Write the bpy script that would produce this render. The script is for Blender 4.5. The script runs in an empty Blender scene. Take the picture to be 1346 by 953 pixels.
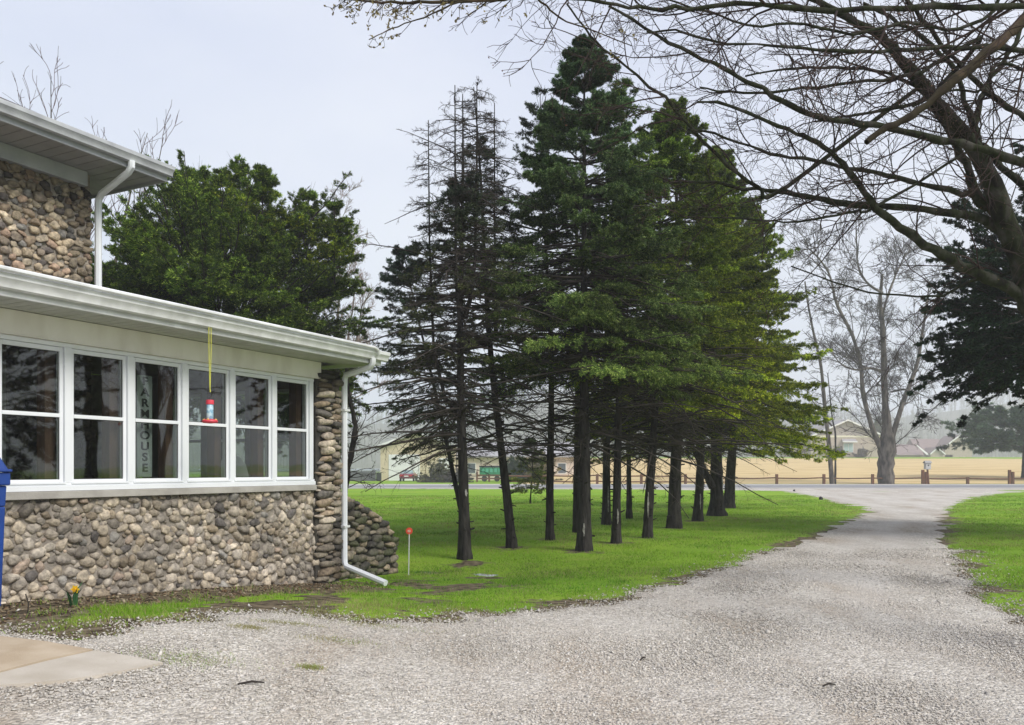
import bpy, bmesh, math, random
import numpy as np
from mathutils import Vector, Matrix
R = math.radians
random.seed(7)
rng = np.random.default_rng(11)
SC = bpy.context.scene
COL = SC.collection

# ------------------------------------------------------------------ camera
F, CX, HY, HC = 1100.0, 673.0, 617.0, 1.5       # focal length / centre / horizon of the 1346x953 photograph, eye height
cd = bpy.data.cameras.new('camera')
cam = bpy.data.objects.new('camera', cd); COL.objects.link(cam)
cd.sensor_width = 36.0
cd.lens = 36.0 * F / 1346.0
cd.shift_y = (HY - 476.5) / 1346.0
cd.clip_start = 0.05; cd.clip_end = 3000
cam.location = (0, 0, HC); cam.rotation_euler = (R(90), 0, 0)
SC.camera = cam

# ------------------------------------------------------------------ light
SUN_EL, SUN_AZ = R(42), R(128)                   # azimuth clockwise from +Y
w = bpy.data.worlds.new('World'); SC.world = w; w.use_nodes = True
nt = w.node_tree; nt.nodes.clear()
out = nt.nodes.new('ShaderNodeOutputWorld'); bg = nt.nodes.new('ShaderNodeBackground')
sky = nt.nodes.new('ShaderNodeTexSky'); sky.sky_type = 'NISHITA'; sky.sun_disc = False
sky.sun_elevation = SUN_EL; sky.sun_rotation = SUN_AZ
sky.air_density = 1.0; sky.dust_density = 3.0; sky.ozone_density = 1.0
hs = nt.nodes.new('ShaderNodeHueSaturation'); hs.inputs['Saturation'].default_value = 0.4
nt.links.new(sky.outputs[0], hs.inputs['Color'])
tc = nt.nodes.new('ShaderNodeTexCoord'); mp = nt.nodes.new('ShaderNodeMapping'); mp.inputs['Scale'].default_value = (1, 1, 2.2)
nz = nt.nodes.new('ShaderNodeTexNoise'); nz.inputs['Scale'].default_value = 1.6; nz.inputs['Detail'].default_value = 5
nt.links.new(tc.outputs['Generated'], mp.inputs[0]); nt.links.new(mp.outputs[0], nz.inputs['Vector'])
cr = nt.nodes.new('ShaderNodeValToRGB')          # the even cloud deck
cr.color_ramp.elements[0].position = 0.3; cr.color_ramp.elements[0].color = (0.53, 0.59, 0.80, 1)
cr.color_ramp.elements[1].position = 0.72; cr.color_ramp.elements[1].color = (0.76, 0.79, 0.91, 1)
nt.links.new(nz.outputs['Fac'], cr.inputs[0])
ml = nt.nodes.new('ShaderNodeVectorMath'); ml.operation = 'SCALE'; ml.inputs['Scale'].default_value = 7.6
nt.links.new(cr.outputs[0], ml.inputs[0])
mx = nt.nodes.new('ShaderNodeMix'); mx.data_type = 'RGBA'; mx.inputs['Factor'].default_value = 0.85
nt.links.new(hs.outputs[0], mx.inputs[6]); nt.links.new(ml.outputs[0], mx.inputs[7])
bg.inputs['Strength'].default_value = 0.1
nt.links.new(mx.outputs[2], bg.inputs[0]); nt.links.new(bg.outputs[0], out.inputs[0])

sl = bpy.data.lights.new('sun', 'SUN'); sl.energy = 2.3; sl.angle = R(24); sl.color = (1.0, 0.96, 0.9)
so = bpy.data.objects.new('sun', sl); COL.objects.link(so)
_d = Vector((math.sin(SUN_AZ) * math.cos(SUN_EL), math.cos(SUN_AZ) * math.cos(SUN_EL), math.sin(SUN_EL)))
so.rotation_euler = _d.to_track_quat('Z', 'Y').to_euler(); so.location = (0, -5, 30)
SC.view_settings.view_transform = 'Standard'; SC.view_settings.look = 'None'
SC.view_settings.exposure = 0.68; SC.view_settings.gamma = 1.0
SC.render.engine = 'CYCLES'
SC.cycles.max_bounces = 6; SC.cycles.diffuse_bounces = 3; SC.cycles.glossy_bounces = 3
SC.cycles.transparent_max_bounces = 8; SC.cycles.volume_bounces = 1
SC.cycles.use_denoising = True

# ------------------------------------------------------------------ materials
MATS = {}
def mat(name, c1, c2=None, scale=4.0, rough=0.8, bump=0.0, bscale=None, attr=False, metal=0.0, stretch=(1, 1, 1), detail=5,
        c3=None, spec=0.3, lo=0.35, hi=0.65, bdist=0.02, trans=0.0):
    if name in MATS: return MATS[name]
    m = bpy.data.materials.new(name); m.use_nodes = True; MATS[name] = m
    t = m.node_tree; b = t.nodes['Principled BSDF']
    b.inputs['Roughness'].default_value = rough; b.inputs['Metallic'].default_value = metal
    b.inputs['Specular IOR Level'].default_value = spec
    co = t.nodes.new('ShaderNodeTexCoord'); mp = t.nodes.new('ShaderNodeMapping'); mp.inputs['Scale'].default_value = stretch
    t.links.new(co.outputs['Object'], mp.inputs[0])
    n = t.nodes.new('ShaderNodeTexNoise'); n.inputs['Scale'].default_value = scale; n.inputs['Detail'].default_value = detail
    t.links.new(mp.outputs[0], n.inputs['Vector'])
    r = t.nodes.new('ShaderNodeValToRGB'); e = r.color_ramp.elements
    e[0].position = lo; e[1].position = hi
    c2 = c2 or c1
    e[0].color = (*c1, 1); e[1].color = (*c2, 1)
    if c3:
        k = e.new((lo + hi) / 2); k.color = (*c3, 1)
    t.links.new(n.outputs['Fac'], r.inputs[0])
    col = r.outputs[0]
    if attr:
        a = t.nodes.new('ShaderNodeAttribute'); a.attribute_name = 'col'
        mm = t.nodes.new('ShaderNodeMix'); mm.data_type = 'RGBA'; mm.blend_type = 'MULTIPLY'; mm.inputs['Factor'].default_value = 1
        t.links.new(col, mm.inputs[6]); t.links.new(a.outputs['Color'], mm.inputs[7]); col = mm.outputs[2]
    t.links.new(col, b.inputs['Base Color'])
    if bump:
        n2 = t.nodes.new('ShaderNodeTexNoise'); n2.inputs['Scale'].default_value = bscale or scale * 4; n2.inputs['Detail'].default_value = 6
        t.links.new(mp.outputs[0], n2.inputs['Vector'])
        bp = t.nodes.new('ShaderNodeBump'); bp.inputs['Strength'].default_value = bump; bp.inputs['Distance'].default_value = bdist
        t.links.new(n2.outputs['Fac'], bp.inputs['Height']); t.links.new(bp.outputs[0], b.inputs['Normal'])
    if trans:
        tr = t.nodes.new('ShaderNodeBsdfTranslucent'); t.links.new(col, tr.inputs[0])
        ms = t.nodes.new('ShaderNodeMixShader'); ms.inputs[0].default_value = trans
        t.links.new(b.outputs[0], ms.inputs[1]); t.links.new(tr.outputs[0], ms.inputs[2])
        t.links.new(ms.outputs[0], t.nodes['Material Output'].inputs[0])
    return m

# ------------------------------------------------------------------ object helpers
def tag(o, label=None, cat=None, group=None, kind=None):
    if label: o['label'] = label
    if cat: o['category'] = cat
    if group: o['group'] = group
    if kind: o['kind'] = kind
    return o
def empty(name, loc, rz=0.0):
    o = bpy.data.objects.new(name, None); COL.objects.link(o); o.location = loc; o.rotation_euler = (0, 0, rz)
    o.empty_display_size = 0.2
    return o
def mk(name, verts, faces, material, parent=None, col=None, smooth=False, loc=None):
    """verts (N,3); faces: list of (M,k) int arrays"""
    me = bpy.data.meshes.new(name)
    verts = np.asarray(verts, dtype=np.float32)
    if loc is not None: verts = verts - np.asarray(loc, dtype=np.float32)
    if not isinstance(faces, list): faces = [faces]
    faces = [np.asarray(f, dtype=np.int32) for f in faces if len(f)]
    me.vertices.add(len(verts)); me.vertices.foreach_set('co', verts.ravel())
    tot = np.concatenate([np.full(len(f), f.shape[1], dtype=np.int32) for f in faces])
    idx = np.concatenate([f.ravel() for f in faces])
    st = np.concatenate([[0], np.cumsum(tot)[:-1]]).astype(np.int32)
    me.loops.add(len(idx)); me.loops.foreach_set('vertex_index', idx)
    me.polygons.add(len(tot)); me.polygons.foreach_set('loop_start', st); me.polygons.foreach_set('loop_total', tot)
    if smooth: me.polygons.foreach_set('use_smooth', np.ones(len(tot), dtype=bool))
    me.update(calc_edges=True)
    if col is not None:
        a = me.color_attributes.new('col', 'FLOAT_COLOR', 'POINT')
        c = np.ones((len(verts), 4), dtype=np.float32); c[:, :3] = col
        a.data.foreach_set('color', c.ravel())
    me.materials.append(material)
    o = bpy.data.objects.new(name, me); COL.objects.link(o)
    if parent: o.parent = parent
    if loc is not None: o.location = loc
    return o

class MB:
    def __init__(s): s.v = []; s.f = []
    def add(s, vs, fs):
        b = len(s.v); s.v += [tuple(p) for p in vs]; s.f += [tuple(i + b for i in f) for f in fs]; return s
    def box(s, x0, x1, y0, y1, z0, z1, rz=0.0, M=None):
        vs = [(x, y, z) for z in (z0, z1) for y in (y0, y1) for x in (x0, x1)]
        if M is not None: vs = [tuple(M @ Vector(p)) for p in vs]
        return s.add(vs, [(0, 2, 3, 1), (4, 5, 7, 6), (0, 1, 5, 4), (2, 6, 7, 3), (0, 4, 6, 2), (1, 3, 7, 5)])
    def prism_x(s, prof, x0, x1):                 # prof: (y,z) list
        n = len(prof)
        vs = [(x0, y, z) for y, z in prof] + [(x1, y, z) for y, z in prof]
        fs = [(i, (i + 1) % n, (i + 1) % n + n, i + n) for i in range(n)] + [tuple(range(n))[::-1], tuple(range(n, 2 * n))]
        return s.add(vs, fs)
    def prism_y(s, prof, y0, y1):                 # prof: (x,z) list
        n = len(prof)
        vs = [(x, y0, z) for x, z in prof] + [(x, y1, z) for x, z in prof]
        fs = [(i, (i + 1) % n, (i + 1) % n + n, i + n) for i in range(n)] + [tuple(range(n))[::-1], tuple(range(n, 2 * n))]
        return s.add(vs, fs)
    def tube(s, pts, r, sides=8, ry=None, cap=True):
        pts = [Vector(p) for p in pts]; n = len(pts); rr = r if isinstance(r, (list, tuple)) else [r] * n
        rings = []
        up = None
        for i, p in enumerate(pts):
            d = (pts[min(i + 1, n - 1)] - pts[max(i - 1, 0)]).normalized()
            if up is None:
                a = Vector((1, 0, 0)) if abs(d.x) < 0.8 else Vector((0, 1, 0)); up = (a - d * a.dot(d)).normalized()
            else: up = (up - d * up.dot(d)).normalized()
            sd = d.cross(up)
            rings.append([p + up * math.cos(2 * math.pi * (k + .5) / sides) * rr[i] + sd * math.sin(2 * math.pi * (k + .5) / sides) * (rr[i] * (ry or 1)) for k in range(sides)])
        vs = [q for g in rings for q in g]
        fs = [(i * sides + k, i * sides + (k + 1) % sides, (i + 1) * sides + (k + 1) % sides, (i + 1) * sides + k) for i in range(n - 1) for k in range(sides)]
        if cap: fs += [tuple(range(sides))[::-1], tuple(range((n - 1) * sides, n * sides))]
        return s.add(vs, fs)
    def lathe(s, prof, c=(0, 0, 0), sides=20):    # prof: (r,z)
        pts = []
        vs = [(c[0] + r * math.cos(2 * math.pi * k / sides), c[1] + r * math.sin(2 * math.pi * k / sides), c[2] + z) for r, z in prof for k in range(sides)]
        n = len(prof)
        fs = [(i * sides + k, i * sides + (k + 1) % sides, (i + 1) * sides + (k + 1) % sides, (i + 1) * sides + k) for i in range(n - 1) for k in range(sides)]
        fs += [tuple(range(sides))[::-1], tuple(range((n - 1) * sides, n * sides))]
        return s.add(vs, fs)
    def build(s, name, material, parent=None, smooth=False, bevel=0.0, loc=None):
        me = bpy.data.meshes.new(name)
        vs = s.v if loc is None else [(p[0] - loc[0], p[1] - loc[1], p[2] - loc[2]) for p in s.v]
        me.from_pydata(vs, [], s.f); me.materials.append(material)
        bm = bmesh.new(); bm.from_mesh(me); bmesh.ops.recalc_face_normals(bm, faces=bm.faces); bm.to_mesh(me); bm.free()
        if smooth:
            me.polygons.foreach_set('use_smooth', [True] * len(me.polygons))
        o = bpy.data.objects.new(name, me); COL.objects.link(o)
        if parent: o.parent = parent
        if loc is not None: o.location = loc
        if bevel:
            b = o.modifiers.new('bevel', 'BEVEL'); b.width = bevel; b.segments = 2; b.limit_method = 'ANGLE'
        if smooth:
            try: me.set_sharp_from_angle(angle=R(40))
            except Exception: pass
        return o

# ------------------------------------------------------------------ frames
ALPHA = math.atan(568 / F)                       # direction of the house front
SA, CA = math.sin(ALPHA), math.cos(ALPHA)
HX0, HY0 = -2.392, 11.54                         # front corner of the porch
def uv(X, Y):
    rx, ry = X - HX0, Y - HY0
    return rx * SA + ry * CA, rx * CA - ry * SA  # along the wall, outward
def ss(a, b, x):
    t = np.clip((x - a) / (b - a), 0, 1); return t * t * (3 - 2 * t)
def gh(X, Y):
    X = np.asarray(X, float); Y = np.asarray(Y, float)
    u, v = uv(X, Y)
    z = 0.31 * np.clip((-u - 0.3) / 4.2, 0, 1) * (1 - ss(1.6, 5.5, v))
    z = z - 0.10 * np.exp(-((X + 1.2) ** 2 + (Y - 13.0) ** 2) / 5.0)
    z = z + 0.03 * np.sin(X * 0.55 + 1) * np.sin(Y * 0.4) * ss(5, 14, Y) * (1 - ss(60, 66, Y))
    z = z - .04 * np.exp(-(((X + .36) / .30) ** 2 + ((Y - 12.95) / .28) ** 2)) - .04 * np.exp(-(((X + 1.40) / .45) ** 2 + ((Y - 13.3) / .28) ** 2)) + .012 * np.sin(X * 11 + 2) * np.sin(Y * 9) * np.exp(-((X + .9) ** 2 / 1.2 + (Y - 13.1) ** 2 / .3))
    z = z + np.clip(Y - 86, 0, 122) * 0.0375 * ss(-4, 14, X - (Y - 90) * 0.05)
    return z
def G(px, py, dz=0.0):
    k = (HY - py) / F; kx = (px - CX) / F
    Y = -HC / k
    for _ in range(40):
        z = float(gh(kx * Y, Y)) + dz
        Y = 0.5 * Y + 0.5 * (z - HC) / k
    return np.array([kx * Y, Y, float(gh(kx * Y, Y))])
def P(px, py, Y): return np.array([(px - CX) / F * Y, Y, HC + (HY - py) / F * Y])

def sdist(X, Y, poly):                           # signed distance, negative inside
    X = np.asarray(X, float).ravel(); Y = np.asarray(Y, float).ravel()
    d = np.full(X.shape, 1e9); ins = np.zeros(X.shape, bool)
    n = len(poly)
    for i in range(n):
        x0, y0 = poly[i]; x1, y1 = poly[(i + 1) % n]
        ex, ey = x1 - x0, y1 - y0
        t = np.clip(((X - x0) * ex + (Y - y0) * ey) / (ex * ex + ey * ey + 1e-12), 0, 1)
        d = np.minimum(d, np.hypot(X - x0 - t * ex, Y - y0 - t * ey))
        c = ((y0 > Y) != (y1 > Y)) & (X < (x1 - x0) * (Y - y0) / ((y1 - y0) + 1e-15) + x0)
        ins ^= c
    return np.where(ins, -d, d)
def vnoise(X, Y, s, seed=0):                     # cheap smooth noise -1..1
    r = np.random.default_rng(seed); o = np.zeros(np.shape(X))
    for k in range(6):
        a = r.uniform(0, 2 * np.pi); f = s * r.uniform(.6, 2.2); p = r.uniform(0, 6.28)
        o = o + np.sin((np.cos(a) * X + np.sin(a) * Y) * f + p + 1.3 * np.sin((np.sin(a) * X - np.cos(a) * Y) * f * .7 + p * 2))
    return o / 3.5

drive_px = [(985, 644.5), (1035, 646), (1060, 651), (1100, 661), (1138, 669), (1128, 681), (1064, 708), (1000, 732), (930, 757), (880, 771), (835, 783),
            (780, 797), (720, 806), (640, 809), (560, 817), (490, 822), (440, 812), (380, 806), (300, 812), (240, 819), (150, 826), (110, 840)]
dl = [tuple(G(*p)[:2]) for p in drive_px]
drive_rt = [(1346, 818), (1300, 796), (1275, 766), (1252, 737), (1241, 705), (1243, 682), (1252, 666), (1280, 654), (1330, 647), (1420, 644.5)]
dr = [tuple(G(*p)[:2]) for p in drive_rt]
DRIVE = [(-30, 66.2)] + [(8, 63.2)] + dl + [(-4.6, 6.3), (-9, 4.0), (-9, -12), (16, -12), (16, 3.5), (9.5, 5.6)] + dr + [(60, 63.0), (60, 66.2)]
SLAB = [tuple(G(*p)[:2]) for p in ((-160, 838), (0, 841), (110, 856), (216, 875), (160, 886), (90, 898), (0, 905), (-160, 915))]
PATCH = [(250, 868, .42, .16), (440, 844, .35, .1), (326, 827, .16, .07), (408, 880, .09, .04), (505, 826, .5, .12), (380, 822, .3, .06)]
PW = [(*G(a, b)[:2], c, d) for a, b, c, d in PATCH]
def soil(X, Y):
    u, v = uv(X, Y)
    bed = ss(1.45, .8, v + 0.45 * vnoise(X, Y, 3, 5)) * ss(-.1, -.5, u) * (v > -.3)
    mx_, my_ = G(790, 793)[:2]
    m = np.exp(-(((X - mx_) / 1.1) ** 2 + ((Y - my_) / .35) ** 2)) * 1.1
    mx_, my_ = G(1262, 740)[:2]
    m2 = np.exp(-(((X - mx_) / .5) ** 2 + ((Y - my_) / .9) ** 2))
    ring = 0
    for (a_, b_) in ((768, 724), (611, 735), (673, 720), (723, 710), (810, 714), (851, 707), (886, 694), (917, 685), (942, 678), (797, 690)):
        ty = 1650.0 / (b_ - 617); tx_ = (a_ - 673) / 1100 * ty; ring = np.maximum(ring, np.exp(-((X - tx_) ** 2 + (Y - ty) ** 2) / .22) * (.75 + .4 * vnoise(X, Y, 5, 50)))
    wild = ss(-.35, .35, vnoise(X, Y, 2.3, 41) + .5 * vnoise(X, Y, 7, 42)) * (Y < 12.5) * ss(1.5, -1.0, X) * ss(3.4, 2.2, v) * .85
    e = sdist(X, Y, DRIVE).reshape(np.shape(X))
    rim = ss(.55 + .35 * (X < 0.5), .0, e + .3 * vnoise(X, Y, 2.5, 9)) * .75 * (Y < 30)
    return np.clip(np.maximum.reduce([bed * (v < 1.4), m, m2 * .8, rim, wild, ring]), 0, 1)

# ------------------------------------------------------------------ ground
def grid(xs, ys, keep=None):
    XX, YY = np.meshgrid(xs, ys); n = len(xs)
    i, j = np.meshgrid(np.arange(len(xs) - 1), np.arange(len(ys) - 1))
    a = (j * n + i).ravel()
    q = np.stack([a, a + 1, a + n + 1, a + n], 1)
    if keep is not None:
        k = keep(XX, YY).ravel(); q = q[k[q].any(1)]
        used = np.unique(q); m = -np.ones(XX.size, int); m[used] = np.arange(len(used))
        return XX.ravel()[used], YY.ravel()[used], m[q]
    return XX.ravel(), YY.ravel(), q
def lines(*seg):
    o = []
    for a, b, s in seg: o += list(np.arange(a, b - 1e-6, s))
    return np.array(o + [seg[-1][1]])
xs = lines((-850, -100, 50), (-100, -20, 8), (-20, -8, 1), (-8, 9, .16), (9, 24, .8), (24, 100, 5), (100, 850, 50))
ys = lines((-300, -20, 40), (-20, 3, 1.5), (3, 17, .16), (17, 34, .6), (34, 90, 2), (90, 230, 5), (230, 1210, 35))
gx, gy, gq = grid(xs, ys)
sl_ = soil(gx, gy)
gnd = mk('ground', np.stack([gx, gy, gh(gx, gy)], 1), gq, mat('tmp', (.1, .1, .1)), col=np.stack([sl_] * 3, 1), smooth=True)
tag(gnd, kind='structure')

def lawn_material():
    m = bpy.data.materials.new('lawn'); m.use_nodes = True; t = m.node_tree; b = t.nodes['Principled BSDF']; L = t.links.new
    co = t.nodes.new('ShaderNodeTexCoord')
    def noise(s, d=4, st=None):
        n = t.nodes.new('ShaderNodeTexNoise'); n.inputs['Scale'].default_value = s; n.inputs['Detail'].default_value = d
        if st:
            mp = t.nodes.new('ShaderNodeMapping'); mp.inputs['Scale'].default_value = st; L(co.outputs['Object'], mp.inputs[0]); L(mp.outputs[0], n.inputs['Vector'])
        else: L(co.outputs['Object'], n.inputs['Vector'])
        return n
    def ramp(n, cs, lo, hi):
        r = t.nodes.new('ShaderNodeValToRGB'); e = r.color_ramp.elements; e[0].position = lo; e[1].position = hi
        e[0].color = (*cs[0], 1); e[1].color = (*cs[1], 1); L(n, r.inputs[0]); return r
    def mix(f, a, c, bt='MIX'):
        x = t.nodes.new('ShaderNodeMix'); x.data_type = 'RGBA'; x.blend_type = bt
        if isinstance(f, float): x.inputs[0].default_value = f
        else: L(f, x.inputs[0])
        L(a, x.inputs[6]); L(c, x.inputs[7]); return x.outputs[2]
    big = ramp(noise(.22, 5, (1, 2.2, 1)).outputs[0], ((.125, .28, .016), (.29, .42, .04)), .38, .66)
    fine = ramp(noise(28, 6).outputs[0], ((.085, .20, .012), (.32, .46, .045)), .33, .68)
    c = mix(.55, big.outputs[0], fine.outputs[0])
    dry = ramp(noise(.6, 6, (.6, 1.6, 1)).outputs[0], ((0, 0, 0), (1, 1, 1)), .58, .72)
    tan = ramp(noise(14).outputs[0], ((.17, .22, .04), (.36, .33, .11)), .35, .65)
    f = t.nodes.new('ShaderNodeMath'); f.operation = 'MULTIPLY'; f.inputs[1].default_value = .55; L(dry.outputs[0], f.inputs[0])
    c = mix(f.outputs[0], c, tan.outputs[0])
    so_ = ramp(noise(9, 6).outputs[0], ((.05, .037, .024), (.26, .21, .14)), .35, .7)
    a = t.nodes.new('ShaderNodeAttribute'); a.attribute_name = 'col'
    ad = t.nodes.new('ShaderNodeMath'); ad.operation = 'ADD'; L(a.outputs['Fac'], ad.inputs[0])
    nn = t.nodes.new('ShaderNodeMath'); nn.operation = 'MULTIPLY_ADD'; nn.inputs[1].default_value = 1.3; nn.inputs[2].default_value = -.65
    L(noise(6, 6).outputs[0], nn.inputs[0]); L(nn.outputs[0], ad.inputs[1])
    sr = ramp(ad.outputs[0], ((0, 0, 0), (1, 1, 1)), .4, .6)
    c = mix(sr.outputs[0], c, so_.outputs[0])
    L(c, b.inputs['Base Color']); b.inputs['Roughness'].default_value = .95; b.inputs['Specular IOR Level'].default_value = .1
    bp = t.nodes.new('ShaderNodeBump'); bp.inputs['Strength'].default_value = .6; bp.inputs['Distance'].default_value = .04
    L(noise(35, 6).outputs[0], bp.inputs['Height']); L(bp.outputs[0], b.inputs['Normal'])
    return m
gnd.data.materials[0] = lawn_material()

# gravel driveway: a sheet that dips under the lawn along a ragged edge
def gravel_material():
    m = bpy.data.materials.new('gravel'); m.use_nodes = True; t = m.node_tree; b = t.nodes['Principled BSDF']; L = t.links.new
    co = t.nodes.new('ShaderNodeTexCoord')
    v = t.nodes.new('ShaderNodeTexVoronoi'); v.inputs['Scale'].default_value = 38; L(co.outputs['Object'], v.inputs['Vector'])
    r = t.nodes.new('ShaderNodeValToRGB'); e = r.color_ramp.elements
    e[0].position = 0; e[0].color = (.31, .29, .26, 1); e[1].position = 1; e[1].color = (.65, .62, .57, 1)
    k = e.new(.5); k.color = (.485, .455, .405, 1)
    sp = t.nodes.new('ShaderNodeSeparateColor'); L(v.outputs['Color'], sp.inputs[0]); L(sp.outputs[0], r.inputs[0])
    n = t.nodes.new('ShaderNodeTexNoise'); n.inputs['Scale'].default_value = .55; n.inputs['Detail'].default_value = 8; n.inputs['Roughness'].default_value = .65
    mp = t.nodes.new('ShaderNodeMapping'); mp.inputs['Scale'].default_value = (1.7, .55, 1); mp.inputs['Rotation'].default_value = (0, 0, R(-22))
    L(co.outputs['Object'], mp.inputs[0]); L(mp.outputs[0], n.inputs['Vector'])
    r2 = t.nodes.new('ShaderNodeValToRGB'); e = r2.color_ramp.elements
    e[0].position = .36; e[0].color = (.86, .78, .70, 1); e[1].position = .62; e[1].color = (1.18, 1.17, 1.15, 1)
    k = e.new(.48); k.color = (1, .97, .94, 1)
    L(n.outputs['Fac'], r2.inputs[0])
    x = t.nodes.new('ShaderNodeMix'); x.data_type = 'RGBA'; x.blend_type = 'MULTIPLY'; x.inputs[0].default_value = 1
    L(r.outputs[0], x.inputs[6]); L(r2.outputs[0], x.inputs[7]); at = t.nodes.new('ShaderNodeAttribute'); at.attribute_name = 'col'
    y = t.nodes.new('ShaderNodeMix'); y.data_type = 'RGBA'; y.inputs[7].default_value = (.60, .565, .515, 1)
    ma = t.nodes.new('ShaderNodeMath'); ma.operation = 'MULTIPLY'; ma.inputs[1].default_value = .6; L(at.outputs['Fac'], ma.inputs[0]); L(ma.outputs[0], y.inputs[0])
    L(x.outputs[2], y.inputs[6]); L(y.outputs[2], b.inputs['Base Color'])
    b.inputs['Roughness'].default_value = .9; b.inputs['Specular IOR Level'].default_value = .15
    bp = t.nodes.new('ShaderNodeBump'); bp.inputs['Strength'].default_value = .9; bp.inputs['Distance'].default_value = .02; bp.invert = True
    L(v.outputs['Distance'], bp.inputs['Height']); L(bp.outputs[0], b.inputs['Normal'])
    return m
GRAVEL = gravel_material()
xs = lines((-9, -6, .5), (-6, 12, .14), (12, 60, .6)); ys = lines((-12, 3, 1.5), (3, 16, .12), (16, 40, .4), (40, 66.2, .5))
XX, YY = np.meshgrid(xs, ys)
sdn = sdist(XX, YY, DRIVE).reshape(XX.shape)
sdn = sdn + .12 * vnoise(XX, YY, 4, 2) * (1 + YY / 20) + .06 * vnoise(XX, YY, 13, 3)
dx, dy, dq = grid(xs, ys, keep=lambda a, b: sdn < .25)
sd2 = sdist(dx, dy, DRIVE) + .12 * vnoise(dx, dy, 4, 2) * (1 + dy / 20) + .06 * vnoise(dx, dy, 13, 3)
rut = -.02 * np.exp(-((sd2 + .9) / .3) ** 2)
dz = gh(dx, dy) + np.clip(-sd2 * .25, -.04, .012) + np.where(sd2 < -.3, .012 * vnoise(dx, dy, 1.4, 4), 0) * .6
dz = np.where(sd2 < -.3, np.maximum(dz, gh(dx, dy) + .005), dz)
drv = mk('driveway', np.stack([dx, dy, dz], 1), dq, GRAVEL, smooth=True); tag(drv, kind='structure')

def dome_stones(name, X, Y, Z, rad, colr, material, flat=.6, parent=None, kind=None, label=None):
    n = len(X)
    base = np.array([(1, 0, 0), (0, 1, 0), (-1, 0, 0), (0, -1, 0), (0, 0, 1), (0, 0, -1)], float)
    V = base[None] * rng.uniform(.65, 1.25, (n, 6, 1)); V[:, 4, :2] += rng.uniform(-.45, .45, (n, 2))
    a = rng.uniform(0, 6.28, n); ca, sa = np.cos(a), np.sin(a)
    V[:, :, 0] *= rng.uniform(.8, 1.5, (n, 1)); V[:, :, 2] *= flat * rng.uniform(.6, 1.3, (n, 1))
    x = V[:, :, 0] * ca[:, None] - V[:, :, 1] * sa[:, None]; y = V[:, :, 0] * sa[:, None] + V[:, :, 1] * ca[:, None]
    ti = rng.normal(0, .35, (n, 2)); z = V[:, :, 2] + x * ti[:, :1] + y * ti[:, 1:]
    V = np.stack([x, y, z], 2) * rad[:, None, None] + np.stack([X, Y, Z], 1)[:, None]
    f = np.array([(0, 1, 4), (1, 2, 4), (2, 3, 4), (3, 0, 4), (1, 0, 5), (2, 1, 5), (3, 2, 5), (0, 3, 5)])
    Fc = (f[None] + (np.arange(n) * 6)[:, None, None]).reshape(-1, 3)
    o = mk(name, V.reshape(-1, 3), Fc, material, parent, col=np.repeat(colr, 6, 0))
    if kind: tag(o, label, 'gravel', kind=kind)
    return o
def tracks(X, Y):
    d = np.abs(sdist(X, Y, DRIVE)); wv = .25 * vnoise(X, Y, .6, 61)
    return (np.exp(-((d - 1.15 - wv) / .32) ** 2) + np.exp(-((d - 2.75 - wv) / .34) ** 2)) * ss(6.5, 9.5, Y) * (.75 + .3 * vnoise(X, Y, 1.2, 62))
tr_ = np.clip(tracks(dx, dy), 0, 1)
a_ = drv.data.color_attributes.new('col', 'FLOAT_COLOR', 'POINT'); c_ = np.ones((len(tr_), 4), np.float32); c_[:, :3] = tr_[:, None]; a_.data.foreach_set('color', c_.ravel())
# loose stones on the gravel
n = 330000
py = rng.uniform(0, 1, n) ** .75
Yp = 4.3 + 11.5 * py; Xp = rng.uniform(-.70, .68, n) * Yp
e = sdist(Xp, Yp, DRIVE) + .12 * vnoise(Xp, Yp, 4, 2) * (1 + Yp / 20)
ok = (e < rng.exponential(.15, n) - .05) & (sdist(Xp, Yp, SLAB) > .01)
keepn = rng.uniform(0, 1, n) < np.where(Yp < 8, 1, .55)
ok &= keepn; ok &= rng.uniform(0, 1, len(Xp)) > .62 * np.clip(tracks(Xp, Yp), 0, 1); Xp, Yp = Xp[ok], Yp[ok]; n = len(Xp)
rad = rng.lognormal(math.log(.0078), .32, n) * (1 + .05 * (Yp - 5))
pal = np.array([(.58, .54, .475), (.49, .455, .405), (.40, .37, .325), (.67, .64, .59), (.30, .28, .255), (.52, .45, .38), (.45, .41, .36)])
pc = pal[rng.choice(7, n, p=[.26, .22, .16, .12, .08, .08, .08])] * rng.uniform(.8, 1.15, (n, 1))
pc = pc * .6 + pc.mean(0) * .4; pc *= 1.12 * (1 + .14 * vnoise(Xp * 1.5, Yp * .6, 1.2, 8))[:, None]
PEB = mat('pebble', (1, 1, 1), (.8, .8, .8), 60, rough=.85, attr=True, spec=.2)
st = dome_stones('gravel_stones', Xp, Yp, gh(Xp, Yp) + .012, rad, pc, PEB)
tag(st, kind='stuff')

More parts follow.
